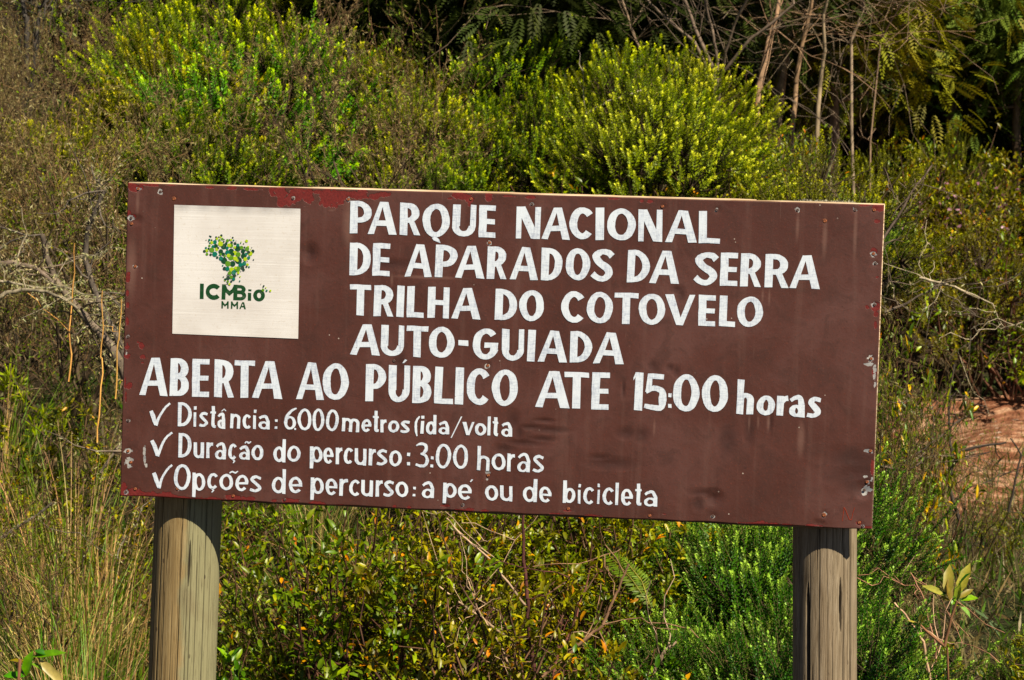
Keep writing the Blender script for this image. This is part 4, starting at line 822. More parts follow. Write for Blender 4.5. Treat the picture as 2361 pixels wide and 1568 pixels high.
def tree_mesh(seed, H=7, trunk=.10, lean=(0, 0), crown_z=.65, size=(2.0, 2.0, 1.5), blobs=9, per=60, col=(.05, .075, .015), bark=(.34, .28, .21), limbs=9, feather=True, limb_z=.35, L=.34):
    g = np.random.default_rng(seed); st, fo = Acc(), Acc()
    top = np.array([lean[0], lean[1], H]); pts = limb(st, (0, 0, -.3), top, trunk, trunk * .3, bark, 12, .012, g, 7)
    for k in range(limbs):
        j = g.integers(int(12 * limb_z), 12); a = g.uniform(0, 6.28); rr = g.uniform(.5, 1)
        e = np.array([top[0] * .8 + size[0] * rr * math.cos(a), top[1] * .8 + size[1] * rr * math.sin(a), H * crown_z + g.uniform(-.4, 1) * size[2]])
        q = limb(st, pts[j], e, trunk * .38, trunk * .08, np.array(bark) * g.uniform(.6, 1), 7, .05, g, 5)
        for _ in range(5):
            i = g.integers(2, 7); limb(st, q[i], q[i] + g.normal(0, .45, 3) + [0, 0, .1], trunk * .12, .006, np.array(bark) * .8, 4, .08, g, 3)
        if per: feather_crown(fo, e, (.75, .75, .5), per, col, g, L)
    for k in range(blobs):
        e = np.array([top[0], top[1], H * crown_z + size[2] * .4]) + g.normal(0, .5, 3) * np.array(size)
        if per: feather_crown(fo, e, (.85, .85, .55), per, col, g, L)
    return (fo.mesh('crown') if fo.n else None), st.mesh('trunk')

# ------------------------------------------------------------------ stock of meshes
TUFT = [tufted(100 + i, rad=r_, H=h_, n_clump=c_, per=p_, green=gr, leafL=.0215, tip=tp_, sprL=.165, nl=34) for i, (r_, h_, c_, p_, gr, tp_) in enumerate([(.66, 1.0, 20, 44, (.145, .24, .004), (.60, .70, .04)), (.6, 1.1, 18, 44, (.18, .24, .004), (.66, .70, .08)), (.74, .95, 21, 40, (.10, .23, .005), (.50, .66, .05)), (.55, .9, 16, 42, (.20, .22, .005), (.62, .60, .05))])]
TUFT_DULL = [tufted(140 + i, rad=.6, H=1.0, n_clump=14, per=26, green=(.16, .16, .008), tip=(.42, .40, .03), leafL=.020, sprL=.18) for i in range(2)]
TUFT_NEAR = [tufted(120 + i, rad=r_, H=h_, n_clump=c_, per=p_, nl=44, leafL=.019, sprL=.24, green=(.05, .14, .004), tip=(.42, .60, .09)) for i, (r_, h_, c_, p_) in enumerate([(.55, .95, 20, 34), (.6, .85, 20, 34), (.5, 1.0, 18, 34)])]
TWIG = [twiggy(200 + i, H=h_, lichen=l_, green=g_) for i, (h_, l_, g_) in enumerate([(1.4, 1.0, 0), (1.2, .8, 160), (1.6, .9, 60)])]
TWIG_G = [twiggy(220 + i, H=1.2, lichen=.12, green=2000, col=(.09, .065, .04)) for i in range(2)]
LEAFY = [broad(300 + i, H=h_, rad=r_, alt_p=a_, clusters=int(c_ * 1.5), L=l_) for i, (h_, r_, a_, c_, l_) in enumerate([(1.0, .6, .035, 130, .046), (.85, .65, .05, 130, .042), (1.1, .55, .03, 120, .05)])]
LEAFY_BROWN = [broad(330 + i, H=.95, rad=.65, alt_p=.05, clusters=280, L=.042, col=(.15, .145, .007), young=(.34, .32, .02), alt=(.5, .22, .02), stemc=(.13, .075, .045)) for i in range(3)]
LEAFY_BRIGHT = [broad(350 + i, H=.85, rad=.5, alt_p=.02, clusters=110, L=.062, col=(.07, .14, .005), young=(.24, .32, .015), per=8, wr=.42) for i in range(2)]
LEAFY_ORANGE = [broad(370 + i, H=1.0, rad=.55, alt_p=.30, clusters=95, per=7, L=.06, col=(.10, .15, .012), alt=(.62, .30, .015), young=(.30, .32, .02), nb=26) for i in range(2)]
GRASS = [tussock(400 + i, H=h_, dry=d_, n=n_) for i, (h_, d_, n_) in enumerate([(.68, .4, 280), (.58, .7, 260), (.78, .45, 240)])]
STRAW = [tussock(420 + i, H=h_, dry=.85, n=200, lean=.9, w=.006, col=(.2, .22, .06)) for i, h_ in enumerate([.6, .5])]

MATS = {'tuft': M_TUFT, 'twig': M_GRASS, 'leafy': M_LEAF, 'grass': M_GRASS}
PLANTS = []                                # (root, px, py)
def plant(name, pair, mat, loc, rz=0.0, sc=1.0, label=None, cat='shrub', group=None, fname='foliage', sname='stems', tilt=0.0):
    fo, st = pair; root = empty(name, loc, rz); root.scale = (sc, sc, sc); root.rotation_euler = (rnd.uniform(-tilt, tilt), rnd.uniform(-tilt, tilt), rz)
    if fo is not None: ob(fname, fo, mat, root)
    if st is not None: ob(sname, st, M_STEM, root)
    tag(root, label, cat, group); return root

# ------------------------------------------------------------------ what grows where (pixels of the 2361-wide view choose the kind)
def zone(px, py):
    r = rnd.random()
    if py < 480:
        wav = 110 + 40 * math.sin(px / 170.0)
        if px > 1920 - (470 - py) * .25 and py < 480: return 'leafy_brown' if r < .5 else ('tuft_dull' if r < .7 else 'leafy')
        if px < 290 + 60 * math.sin(py / 60): return ('twig' if r < .6 else 'twig_green' if r < .78 else 'tuft') if py < 260 else ('tuft' if r < .45 else 'twig')
        if 700 < px < 860 and py > 330: return 'twig' if r < .6 else 'tuft'
        if 1610 < px: return 'leafy_brown' if (py < 400 and r < .75) else ('tuft_dull' if r < .6 else 'leafy')
        if 1250 < px < 1420 and py > 360: return 'orange' if r < .5 else 'tuft_dull'
        if 1150 < px < 1610: return 'tuft' if r < .6 else ('tuft_dull' if r < .85 else 'leafy_brown')
        return 'tuft' if r < .82 else ('tuft_dull' if r < .93 else 'twig_green')
    if px < 320:
        if py < 620: return 'twig' if r < .55 else 'twig_green' if r < .75 else 'tuft'
        if py < 700: return 'grass' if r < .5 else 'tuft' if r < .7 else 'twig'
        if py < 860: return 'grass' if r < .55 else ('tuft_dull' if r < .75 else 'twig_green')
        if py < 1350: return 'grass' if r < .38 else ('straw' if r < .62 else ('twig_green' if r < .76 else ('leafy_brown' if r < .9 else 'tuft_dull')))
        return 'straw' if r < .4 else ('grass' if r < .55 else ('leafy_brown' if r < .75 else 'leafy'))
    if px > 1990:
        if py < 780: return 'twig_green' if r < .45 else ('leafy' if r < .7 else 'tuft_dull')
        if py < 960: return 'orange' if px < 2180 and r < .75 else 'twig_green'
        if py < 1180: return 'leafy' if px < 2140 else 'none'
        if px > 2230: return 'leafy_brown' if r < .4 else ('straw' if r < .7 else 'twig_green')
        return 'tuft_near'
    if px < 560: return 'leafy_bright' if r < .4 else ('straw' if r < .7 else 'leafy_brown')
    if px < 900 and py < 1330: return 'grass' if r < .45 else ('straw' if r < .65 else 'leafy')
    if px < 1360: return 'leafy_brown' if r < .6 else ('leafy' if r < .85 else 'twig_green')
    if px < 1530: return 'leafy_bright' if r < .85 else 'leafy'
    return 'tuft_near'
KIND = {
 'tuft': ('tufted_shrub', TUFT, M_TUFT, 'lime tipped tufted shrub', 'shrub', 1.32), 'tuft_dull': ('tufted_shrub', TUFT_DULL, M_TUFT, 'dull olive tufted shrub', 'shrub', 1.2),
 'tuft_near': ('tufted_shrub', TUFT_NEAR, M_TUFT, 'dense pale tipped shrub', 'shrub', .9),
 'twig': ('twiggy_shrub', TWIG, M_GRASS, 'bare lichen hung shrub', 'shrub', 1.1), 'twig_green': ('twiggy_shrub', TWIG_G, M_GRASS, 'thin sparse leaved shrub', 'shrub', 1.0),
 'leafy': ('leafy_shrub', LEAFY, M_LEAF, 'glossy green leafy shrub', 'shrub', .9), 'leafy_brown': ('leafy_shrub', LEAFY_BROWN, M_LEAF, 'brownish olive leafy shrub', 'shrub', 1.0),
 'leafy_bright': ('leafy_shrub', LEAFY_BRIGHT, M_LEAF, 'bright green broad leaved shrub', 'shrub', .85), 'orange': ('leafy_shrub', LEAFY_ORANGE, M_LEAF, 'orange and yellow leaved shrub', 'shrub', .9),
 'grass': ('grass_tussock', GRASS, M_GRASS, 'tall green grass tussock', 'grass tussock', 1.0), 'straw': ('grass_tussock', STRAW, M_GRASS, 'dry straw coloured tussock', 'grass tussock', .75)}
NAMED = {}
def where(px, py):
    if py < 480:
        row = 'top of slope' if py < 130 else ('middle of slope' if py < 300 else 'foot of slope')
        c = 'far left' if px < 300 else ('above the white logo panel' if px < 700 else ('above the word PARQUE' if px < 1170 else ('above the word NACIONAL' if px < 1680 else ("above the sign's blank right end" if px < 2040 else 'right beyond the sign'))))
        return row + ', ' + c
    if px < 320: return 'left of the sign, ' + ('beside the logo panel' if py < 800 else ('beside the word ABERTA' if py < 1000 else ('level with the check marks' if py < 1200 else 'below its lower corner')))
    if px > 1990: return 'right of the sign, ' + ('level with the word SERRA' if py < 760 else ('just above the red road' if py < 1000 else ('in front of the red road' if py < 1200 else 'beside the right post')))
    return 'under the sign, ' + ('by the left post' if px < 620 else ('below the word Opcoes' if px < 900 else ('below the words a pe' if px < 1300 else ('below the word bicicleta' if px < 1560 else 'by the right post'))))
def inside_board(px, py, m): return 290 + m < px < 2020 - m and 470 + m < py < 1180 - m
PTS = []
def scatter():
    y = 1.35
    while y < 22:
        step = (.52 if y < 4 else .66) + .032 * min(y, 12)
        x = -9.5 + rnd.uniform(0, step)
        while x < 9.5:
            X, Y = x + rnd.uniform(-.28, .28), y + rnd.uniform(-.22, .22); x += step
            z = float(height(X, Y)); a = proj((X, Y, z + .6)); s = FPX / a[2]
            t = proj((X, Y, z + 1.1))
            if a[0] < -260 or a[0] > 2700 or a[1] > 1750 or t[1] < -260: continue
            if inside_board(a[0], t[1] + 20, 40) and inside_board(a[0], a[1] + .5 * s, 40): continue
            k = zone(a[0], a[1] - .1 * s); sm = 1.0
            if (X > 1.4 and Y > 4.2) or (X > .75 and Y > 13.2):                       # open low ground in front of the road, bank behind it
                if Y < 14.6 - 1.4 * (X < 1.5): continue
                if a[0] > 2700 or (2230 < a[0] < 2400 and a[1] < 380): continue
                q_ = rnd.random(); k = 'leafy_brown' if q_ < .5 else ('leafy' if q_ < .75 else ('tuft_dull' if q_ < .92 else 'twig_green')); sm = 1.3
            elif Y > 13.5: continue
            elif X > 1.2 and a[0] > 2030: sm = .62 if Y > 2.4 else .72; k = 'tuft_near' if rnd.random() < .5 else ('leafy_brown' if rnd.random() < .5 else k)
            if k == 'none': k = 'leafy_brown'
            if Y < 16:
                rg = 12.8 - 1.2 * float(sstep(-3.3, -2.0, X)) - .75 * float(sstep(-1.2, -.2, X)) + 1.0 * float(sstep(.3, .9, X))
                if Y > rg + .2: continue
                if 750 < a[0] < 830 and 200 < a[1] < 330 : continue
                
            if a[0] < 120 and a[1] > 1350 and Y < 2.2: continue
            if k == 'leafy_brown' and Y > 7: sm *= 1.2
            PTS.append((k, X, Y, z, a[0], a[1], sm))
        y += step * (.85 if y < 14 else .62)
scatter()
cells = {}
for p in PTS: cells.setdefault((p[0], where(p[4], p[5])), []).append(p)
for (k, wh), ps in cells.items():
    nm, stock, mat, desc, cat, sc = KIND[k]; ps.sort(key=lambda q: q[4])
    for i, (_, X, Y, z, px, py, s) in enumerate(ps):
        ordn = ''
        vis = 0 <= px <= 2361 and -60 < py < 1640
        if len(ps) == 2: ordn = ['left one of a pair, ', 'right one of a pair, '][i]
        elif 3 <= len(ps) <= 16: ordn = ['leftmost', 'second from left', 'third from left', 'fourth from left', 'fifth from left', 'sixth from left', 'seventh from left', 'eighth from left', 'ninth from left', 'tenth from left', 'eleventh from left', 'twelfth from left', 'thirteenth from left', 'fourteenth from left', 'fifteenth from left'][i] + ', ' if i < len(ps) - 1 else 'rightmost, '
        lab = ordn + desc + ' ' + wh if False else desc + ', ' + ordn + wh
        lab = ' '.join(lab.split()[:16]).rstrip(',')
        plant(nm, rnd.choice(stock), mat, (X, Y, z), rnd.uniform(0, 6.28), s * sc * rnd.uniform(.72, 1.22), lab, cat, desc.replace('shrub', 'shrubs').replace('tussock', 'tussocks') + ', ' + wh, tilt=.08)
def single(kind, px, base_py, y, sc, label, i=0, nx=1.0):
    nm, stock, mat, desc, cat, s0 = KIND[kind]; p = P(px, base_py, y); o = plant(nm, stock[i % len(stock)], mat, (p.x, p.y, float(height(p.x, p.y))), px * .7, sc, label, cat); o.scale = (sc * nx, sc * nx, sc)
single('twig_green', 2040, 1150, 4.6, 1.2, 'tall thin twiggy shrub standing against the right edge of the sign', 0, .6)
for i_, (px_, y_, s_, l_) in enumerate([(95, 3.4, 1.25, 'green grass tussock left of the leaning trunk foot'), (180, 3.0, 1.35, 'tall green grass tussock in front of the arched dead branch'), (255, 2.7, 1.2, 'green grass tussock against the left edge of the sign'), (140, 2.1, 1.1, 'green and straw grass tussock level with the check marks'), (230, 1.7, 1.0, 'grass tussock just below the lower left corner of the sign'), (700, 2.2, 1.0, 'bright grass tussock under the sign below the word de'), (785, 2.5, 1.1, 'grass tussock under the sign below percurso')]):
    single('grass', px_, 1100, y_, s_, l_, i_ * 2)
single('leafy', 2030, 1100, 5.6, 1.6, 'green leafy shrub rising behind the right edge of the sign', 0, .5)
single('orange', 2095, 1050, 5.4, 1.5, 'orange leaved bush right of the sign just above the red road', 1, .5)
single('leafy_brown', 2070, 1100, 6.2, 1.3, 'tall golden leafy shrub between the sign and the red road', 1, .55)
single('leafy', 2050, 1100, 6.4, 1.6, 'tall leafy shrub behind the orange leaved bush right of the sign', 2, .5)
single('tuft_dull', 2250, 1100, 15.0, 1.9, 'big olive shrub over the far left end of the red road')
single('leafy', 2330, 1100, 14.8, 1.8, 'dark leafy shrub overhanging the red road at the right edge')
single('twig', 2080, 1230, 3.6, .5, 'bare lichen grey shrub low beside the lower right corner of the sign')
single('twig_green', 2235, 1100, 8.0, .75, 'small thin shrub screening the left part of the red road', 0, .7)
single('leafy_brown', 2330, 1100, 8.6, .6, 'small golden shrub before the red road at the right edge', 0, .8)
print('plants', len(PTS))

# ------------------------------------------------------------------ undergrowth between the plants: one mass
def undergrowth():
    g = np.random.default_rng(77); n = 60000
    X = g.uniform(-9, 6, n); Y = 1.0 + 14 * g.random(n); Z = height(X, Y)
    keep = ~((X > 1.2) & (Y > 13)); X, Y, Z = X[keep], Y[keep], Z[keep]; n = len(X)
    acc = Acc(); D = unit(g.normal(0, .5, (n, 3)) + [0, 0, .8]); S, _ = perp(D, g.uniform(0, 6, n)); L = g.uniform(.08, .32, n)
    c = np.where((g.random(n) < .5)[:, None], jitcol((.20, .15, .07), n, .5, g), jitcol((.07, .12, .012), n, .4, g))
    B = np.stack([X, Y, Z - .01], 1); leaf4(acc, B, D, S, L, g.uniform(.006, .02, n), c)
    k = 20000; i = g.integers(0, n, k); D = unit(g.normal(0, 1, (k, 3)) * [1, 1, .4] + [0, 0, .2]); L = g.uniform(.08, .3, (k, 1))
    B = B[i] + [0, 0, .06] + g.normal(0, .05, (k, 3)); tubes(acc, B, B + D * L, .0028, .0012, jitcol((.12, .085, .05), k, .5, g))
    o = ob('undergrowth', acc.mesh('undergrowth'), M_GRASS); tag(o, 'low tangle of dry blades, twigs and small leaves between the shrubs', 'undergrowth', kind='stuff')
undergrowth()

# ------------------------------------------------------------------ trees
PALE = (.27, .20, .135); BRK = (.13, .09, .065)
TREES = []
def tree_at(px, py, y, seed, label, cat='tree', **k):
    fname = k.pop('fname', 'crown'); p = P(px, py, y); z = float(height(p.x, p.y)); pair = tree_mesh(seed, **k)
    root = empty('forest_tree', (p.x, p.y, z), 0); 
    if pair[0]: ob('crown', pair[0], M_FEATHER, root)
    ob('trunk', pair[1], M_STEM, root); tag(root, label, cat); return root
def poly_tree(name, base, stems, col, r, label, twigs=22, seed=1, crown=None, lich=0):
    """stems: lists of world points; the first one starts at base"""
    g = np.random.default_rng(seed); st = Acc(); base = Vector(base); allp = []
    for k, pts in enumerate(stems):
        pts = [np.array(p) - np.array(base) for p in pts]; n = len(pts); rr = np.linspace(r * (1 if k == 0 else .7), r * .35, n)
        for i in range(n - 1):
            a = limb(st, pts[i], pts[i + 1], rr[i], rr[i + 1], np.array(col) * g.uniform(.85, 1.1), 4, .015, g, 6); allp += list(a)
    A = np.array(allp); zmin = A[:, 2].max() * .25; cand = A[A[:, 2] > zmin] if (A[:, 2] > zmin).any() else A
    P0, P1, R0, Cc = [], [], [], []
    for _ in range(twigs):
        p = cand[g.integers(len(cand))]; d = unit((g.normal(0, .7, 3) + [0, -.1, .6])[None])[0]; L = g.uniform(.5, 1.5); q = p
        for i in range(6):
            d = unit((d + g.normal(0, .15, 3))[None])[0]; q2 = q + d * L / 6; rad = r * .22 * (1 - i / 7); P0.append(q); P1.append(q2); R0.append(rad); Cc.append(np.array(col) * g.uniform(.5, 1.1))
            if g.random() < .75:
                e = unit((d + g.normal(0, .6, 3))[None])[0]; l2 = L * g.uniform(.15, .4); P0.append(q2); P1.append(q2 + e * l2); R0.append(rad * .45); Cc.append(np.array(col) * g.uniform(.5, 1))
                e2 = unit((e + g.normal(0, .5, 3))[None])[0]; P0.append(q2 + e * l2); P1.append(q2 + e * l2 + e2 * l2 * .7); R0.append(rad * .3); Cc.append(np.array(col) * g.uniform(.5, 1))
            q = q2
    R0 = np.maximum(np.array(R0), .003); tubes(st, np.array(P0), np.array(P1), R0, R0 * .7, np.array(Cc))
    root = empty(name, base)
    ob('trunk', st.mesh('trunk'), M_STEM, root)
    if crown:
        fo = Acc()
        for (c, sz, n_) in crown: feather_crown(fo, np.array(c) - np.array(base), sz, n_, (.04, .065, .014), g)
        ob('crown', fo.mesh('crown'), M_FEATHER, root)
    tag(root, label, 'tree'); return root
def pix(lst, y, dy=0.0): return [P(a, b, y + dy * i) for i, (a, b) in enumerate(lst)]
def stem_tree(px, py, y, paths, col, r, label, seed, twigs=22, crown=True):
    r *= .5; b = P(px, py, y); b.z = float(height(b.x, b.y)) - .1
    stems = [[b] + pix(p, y, rnd.uniform(-.12, .12)) for p in paths]
    cr = None
    if crown:
        t = stems[0][-1]; top = t + Vector((0, -.3, 1.6)); cr = [((top.x + rnd.uniform(-.5, .5), top.y + .9 + rnd.uniform(-.5, .9), top.z + rnd.uniform(0, 1.5)), (1.6, 1.4, .8), 230) for _ in range(4)]
        for s in stems: s.append(Vector(((s[-1].x + top.x) / 2 + rnd.uniform(-.3, .3), top.y - .2, top.z + .6)))
    return poly_tree('forest_tree', b, stems, col, r, label, twigs, seed, cr)
stem_tree(1655, 225, 10.5, [[(1652, 215), (1650, 170), (1600, 60), (1570, -30)], [(1645, 190), (1600, 95), (1500, 10), (1480, -20)], [(1660, 180), (1672, 120), (1700, 40), (1740, -30)], [(1660, 175), (1730, 90), (1830, 10)], [(1655, 140), (1640, 60), (1620, -20)]], (.17, .13, .095), .045, 'dark forked tree fanning into many stems above the last letters of NACIONAL', 1, 30)
stem_tree(1500, 195, 11.0, [[(1498, 180), (1465, 90), (1425, -30)]], PALE, .035, 'thin pale trunk leaning left just left of the forked tree', 2, 14)
stem_tree(1745, 220, 11.2, [[(1748, 205), (1765, 130), (1790, 40), (1800, -30)]], (.32, .21, .13), .06, 'thick tan trunk in shade right of the forked tree', 3, 14)
stem_tree(1830, 205, 11.6, [[(1835, 190), (1850, 100), (1870, 20), (1876, -30)]], (.28, .18, .11), .05, 'curved reddish trunk, second to the right of the forked tree', 4, 14)
stem_tree(1885, 215, 11.4, [[(1890, 200), (1902, 120), (1900, 30), (1915, -30)]], PALE, .045, 'slender white flecked trunk at the right edge of the clearing', 5, 14)
stem_tree(1370, 110, 12.5, [[(1378, 95), (1420, 60), (1500, 10), (1560, -40)]], (.55, .40, .27), .06, 'pale trunk leaning hard right over the dark gap', 6, 12)
stem_tree(1310, 120, 12.2, [[(1310, 90), (1330, 60), (1368, -30)]], PALE, .045, 'pale slanting trunk above the letters NA', 7, 12)
stem_tree(1160, 90, 12.8, [[(1160, 70), (1140, 10), (1130, -40)]], (.30, .24, .18), .045, 'grey upright trunk behind the highest tufted shrubs', 8, 12)
stem_tree(1190, 95, 13.4, [[(1200, 60), (1225, -30)]], (.36, .20, .12), .07, 'reddish brown trunk at the top centre', 9, 10)
stem_tree(560, 60, 12.5, [[(555, 40), (545, -30)]], (.10, .085, .07), .06, 'dark straight trunk above the white logo panel', 10, 12)
stem_tree(60, 70, 10.5, [[(58, 40), (50, -40)], [(90, 20), (150, -40)]], (.07, .06, .05), .06, 'black forked trunk in the upper left corner', 11, 20, False)
stem_tree(2010, 130, 12.0, [[(2030, 90), (2060, 40), (2100, -30)]], (.28, .20, .13), .02, 'leaning bare stem high above the right end of the sign', 12, 20, False)
stem_tree(1990, 150, 12.6, [[(1960, 100), (1990, 20), (1990, -30)]], (.30, .22, .16), .035, 'crooked grey stem beside the feathery trees', 13, 20)
stem_tree(830, 75, 13.0, [[(840, 40), (850, -40)]], (.09, .075, .06), .07, 'dark trunk behind the shrubs above PARQUE', 14, 8)

# feathery trees behind the right part and the forest behind the clearing
FEA = dict(col=(.20, .18, .02), bark=(.24, .17, .11), trunk=.07)
tree_at(2260, 300, 20.5, 31, 'soft feathery dark green tree filling the upper right corner', H=4.8, size=(1.7, 1.4, 2.2), crown_z=.45, blobs=22, per=85, **FEA)
tree_at(2090, 200, 21.0, 32, 'brownish feathery tree left of the upper right corner tree', H=4.6, size=(1.5, 1.3, 2.0), crown_z=.45, blobs=16, per=80, col=(.24, .18, .025), bark=(.26, .18, .12), trunk=.06)
tree_at(2190, 330, 19.8, 33, 'low feathery tree above the pink flowers', H=2.6, size=(1.1, 1.0, 1.0), crown_z=.45, blobs=12, per=70, **FEA)
tree_at(2340, 440, 18.8, 34, 'dark bluish green tree at the right edge below the feathery tree', H=3.2, size=(1.0, 1.0, 1.3), crown_z=.4, blobs=12, per=70, col=(.10, .15, .025), bark=(.15, .1, .07), trunk=.06)
tree_at(2380, 150, 22.5, 35, 'farthest feathery tree against the right edge', H=6, size=(1.8, 1.6, 2.6), crown_z=.45, blobs=20, per=80, **FEA)
tree_at(1930, 30, 14.5, 36, 'olive feathery tree behind the bare stems at the top', H=3.4, size=(1.2, 1.1, 1.4), crown_z=.5, blobs=14, per=70, **FEA)
tree_at(2520, 500, 20, 37, 'feathery tree just beyond the right edge', H=6, size=(2, 1.8, 2.4), crown_z=.45, blobs=14, per=70, **FEA)
dark = tree_mesh(50, H=7.5, trunk=.08, size=(2.0, 2.0, 2.0), crown_z=.55, blobs=14, per=85, limbs=12, col=(.03, .055, .012), bark=(.16, .12, .09), L=.42)
dark2 = tree_mesh(51, H=6.0, trunk=.1, size=(1.9, 1.9, 2.2), crown_z=.42, blobs=16, per=85, limbs=12, col=(.035, .05, .012), bark=(.13, .1, .08), L=.42)
dark3 = tree_mesh(52, H=2.8, trunk=.04, size=(1.3, 1.3, 1.1), crown_z=.4, blobs=14, per=75, limbs=9, col=(.045, .06, .012), bark=(.16, .12, .08), L=.30, limb_z=.15)
for y, x0, x1 in ((12.2, -2.0, .6), (13.3, -6.5, .8), (14.8, -7.5, .7), (16.5, -8, .6), (18.5, -9, .6)):
    x = x0
    while x < x1:
        X, Y = x + rnd.uniform(-.4, .4), y + rnd.uniform(-.4, .4); x += 1.35
        root = empty('understory_tree', (X, Y, float(height(X, Y))), rnd.uniform(0, 6.28)); s_ = rnd.uniform(.7, 1.2); root.scale = (s_, s_, s_)
        ob('crown', dark3[0], M_FEATHER, root); ob('trunk', dark3[1], M_STEM, root)
        tag(root, 'low dark green understory tree in the shade between the trunks', 'small tree', 'understory trees in the shade between the trunks')
olive = tree_mesh(53, H=6.0, trunk=.07, size=(1.9, 1.9, 2.4), crown_z=.40, blobs=18, per=85, limbs=12, col=(.17, .17, .02), bark=(.2, .14, .09), L=.36)
k = 0
for y, x0, x1 in ((14.0, -7.5, .8), (15.8, -8.5, .8), (18.5, -10, 1.0), (21.5, -10.5, 9), (23.5, -11, 10), (26, -12, 12)):
    x = x0
    while x < x1:
        X, Y = x + rnd.uniform(-.5, .5), y + rnd.uniform(-.6, .6); x += 2.0; z = float(height(X, Y)); pr_ = dark if (k % 2 == 0) else dark2; k += 1
        if X > 2.4 and Y < 20: continue
        if X > .6: pr_ = olive
        root = empty('forest_tree', (X, Y, z), rnd.uniform(0, 6.28)); s_ = rnd.uniform(.85, 1.15); root.scale = (s_, s_, s_)
        ob('crown', pr_[0], M_FEATHER, root); ob('trunk', pr_[1], M_STEM, root)
        if X > .6: tag(root, 'olive green feathery tree of the wood at the upper right', 'tree', 'olive trees of the wood at the upper right')
        else: tag(root, 'dark dense tree of the forest closing the view behind the slope', 'tree', 'dark forest trees behind the slope')
# ------------------------------------------------------------------ single plants that stand out
def leafy_rosette(name, loc, leaves, mat, label, cat, stem=None, stemc=(.25, .12, .07), r=.008):
    """leaves: (dx, dy, dz direction, length, width, colour, height up the stem)"""
    fo, st = Acc(), Acc(); g = np.random.default_rng(5)
    n = len(leaves); B = np.array([l[0] for l in leaves], float); D = unit(np.array([l[1] for l in leaves], float)); up = np.tile([[0, -.55, .8]], (n, 1)) + g.normal(0, .2, (n, 3))
    S = unit(np.cross(D, unit(up))); L = np.array([l[2] for l in leaves]); W = np.array([l[3] for l in leaves]); c = np.array([l[4] for l in leaves])
    root = empty(name, loc)
    for i in range(n):
        fo = Acc(); leafoval(fo, B[i:i + 1], D[i:i + 1], S[i:i + 1], L[i:i + 1], W[i:i + 1], c[i:i + 1], .2, .12); ob('leaf', fo.mesh('leaf'), mat, root)
    if stem:
        for s in stem: limb(st, s[0], s[1], r, r * .6, stemc, 5, .03, g, 5)
        ob('stem', st.mesh('stem'), M_STEM, root)
    tag(root, label, cat); return root
# big-leaved sapling right of the right post
y = .9; b = P(2195, 1568, y); tp = P(2205, 1385, y); s1 = P(2170, 1480, y); s2 = P(2140, 1470, y)
b.z = float(height(b.x, b.y)); m_ = FPX / (tp - CAM).length
rel = lambda p: tuple(p - b)
tips = [((2185, 1375), (2190, 1280), .42, (.27, .21, .05)), ((2210, 1370), (2242, 1278), .42, (.30, .27, .05)), ((2180, 1375), (2112, 1338), .38, (.38, .36, .08)), ((2190, 1385), (2188, 1322), .55, (.26, .20, .04)), ((2212, 1350), (2240, 1310), .5, (.08, .34, .03)), ((2208, 1385), (2212, 1330), .5, (.28, .40, .05)), ((2215, 1385), (2268, 1372), .45, (.20, .36, .02)), ((2212, 1380), (2252, 1350), .45, (.30, .26, .05)), ((2190, 1370), (2135, 1365), .3, (.05, .14, .015)), ((2215, 1400), (2250, 1432), .45, (.28, .42, .10)), ((2200, 1398), (2228, 1392), .5, (.34, .36, .03)), ((2190, 1385), (2160, 1372), .4, (.33, .30, .06)), ((2120, 1437), (2125, 1410), .5, (.38, .30, .08)), ((2118, 1440), (2085, 1425), .3, (.40, .36, .07)), ((2124, 1440), (2135, 1415), .4, (.22, .24, .03)), ((2195, 1395), (2205, 1372), .6, (.12, .26, .02))]
lv = []
for (p, q, wr, c) in tips:
    A, Q = P(*p, y), P(*q, y + rnd.uniform(-.05, .05)); d = Q - A; lv.append((rel(A), tuple(d), d.length * .8, d.length * wr * .72, c))
leafy_rosette('broadleaf_sapling', b, lv, M_LEAF, 'young sapling with large yellow green leaves at its top, right of the right post', 'sapling', [((0, 0, -.05), rel(P(2178, 1490, y))), (rel(P(2178, 1490, y)), rel(tp)), (rel(P(2178, 1490, y)), rel(P(2122, 1440, y)))], r=.006)
# glossy big leaves in the lower left corner
y = -.3; b = P(60, 1640, y); b.z = float(height(b.x, b.y)); rel = lambda p: tuple(p - b)
lv = []
for (p, q, wr, c) in [((60, 1560), (72, 1500), .5, (.10, .30, .02)), ((70, 1530), (105, 1545), .4, (.16, .34, .03)), ((62, 1545), (35, 1575), .4, (.06, .22, .015)), ((75, 1515), (150, 1500), .28, (.09, .26, .015)), ((60, 1530), (20, 1518), .35, (.22, .17, .02)), ((90, 1520), (150, 1580), .3, (.45, .40, .12)), ((58, 1560), (5, 1555), .4, (.08, .24, .02)), ((80, 1500), (110, 1508), .5, (.03, .12, .01))]:
    A, Q = P(*p, y), P(*q, y + rnd.uniform(-.04, .04)); d = Q - A; lv.append((rel(A), tuple(d), d.length, d.length * wr, c))
leafy_rosette('broadleaf_sapling', b, lv, M_LEAF, 'low plant with big shiny leaves in the lower left corner', 'plant', [((0, 0, 0), rel(P(62, 1520, y)))])

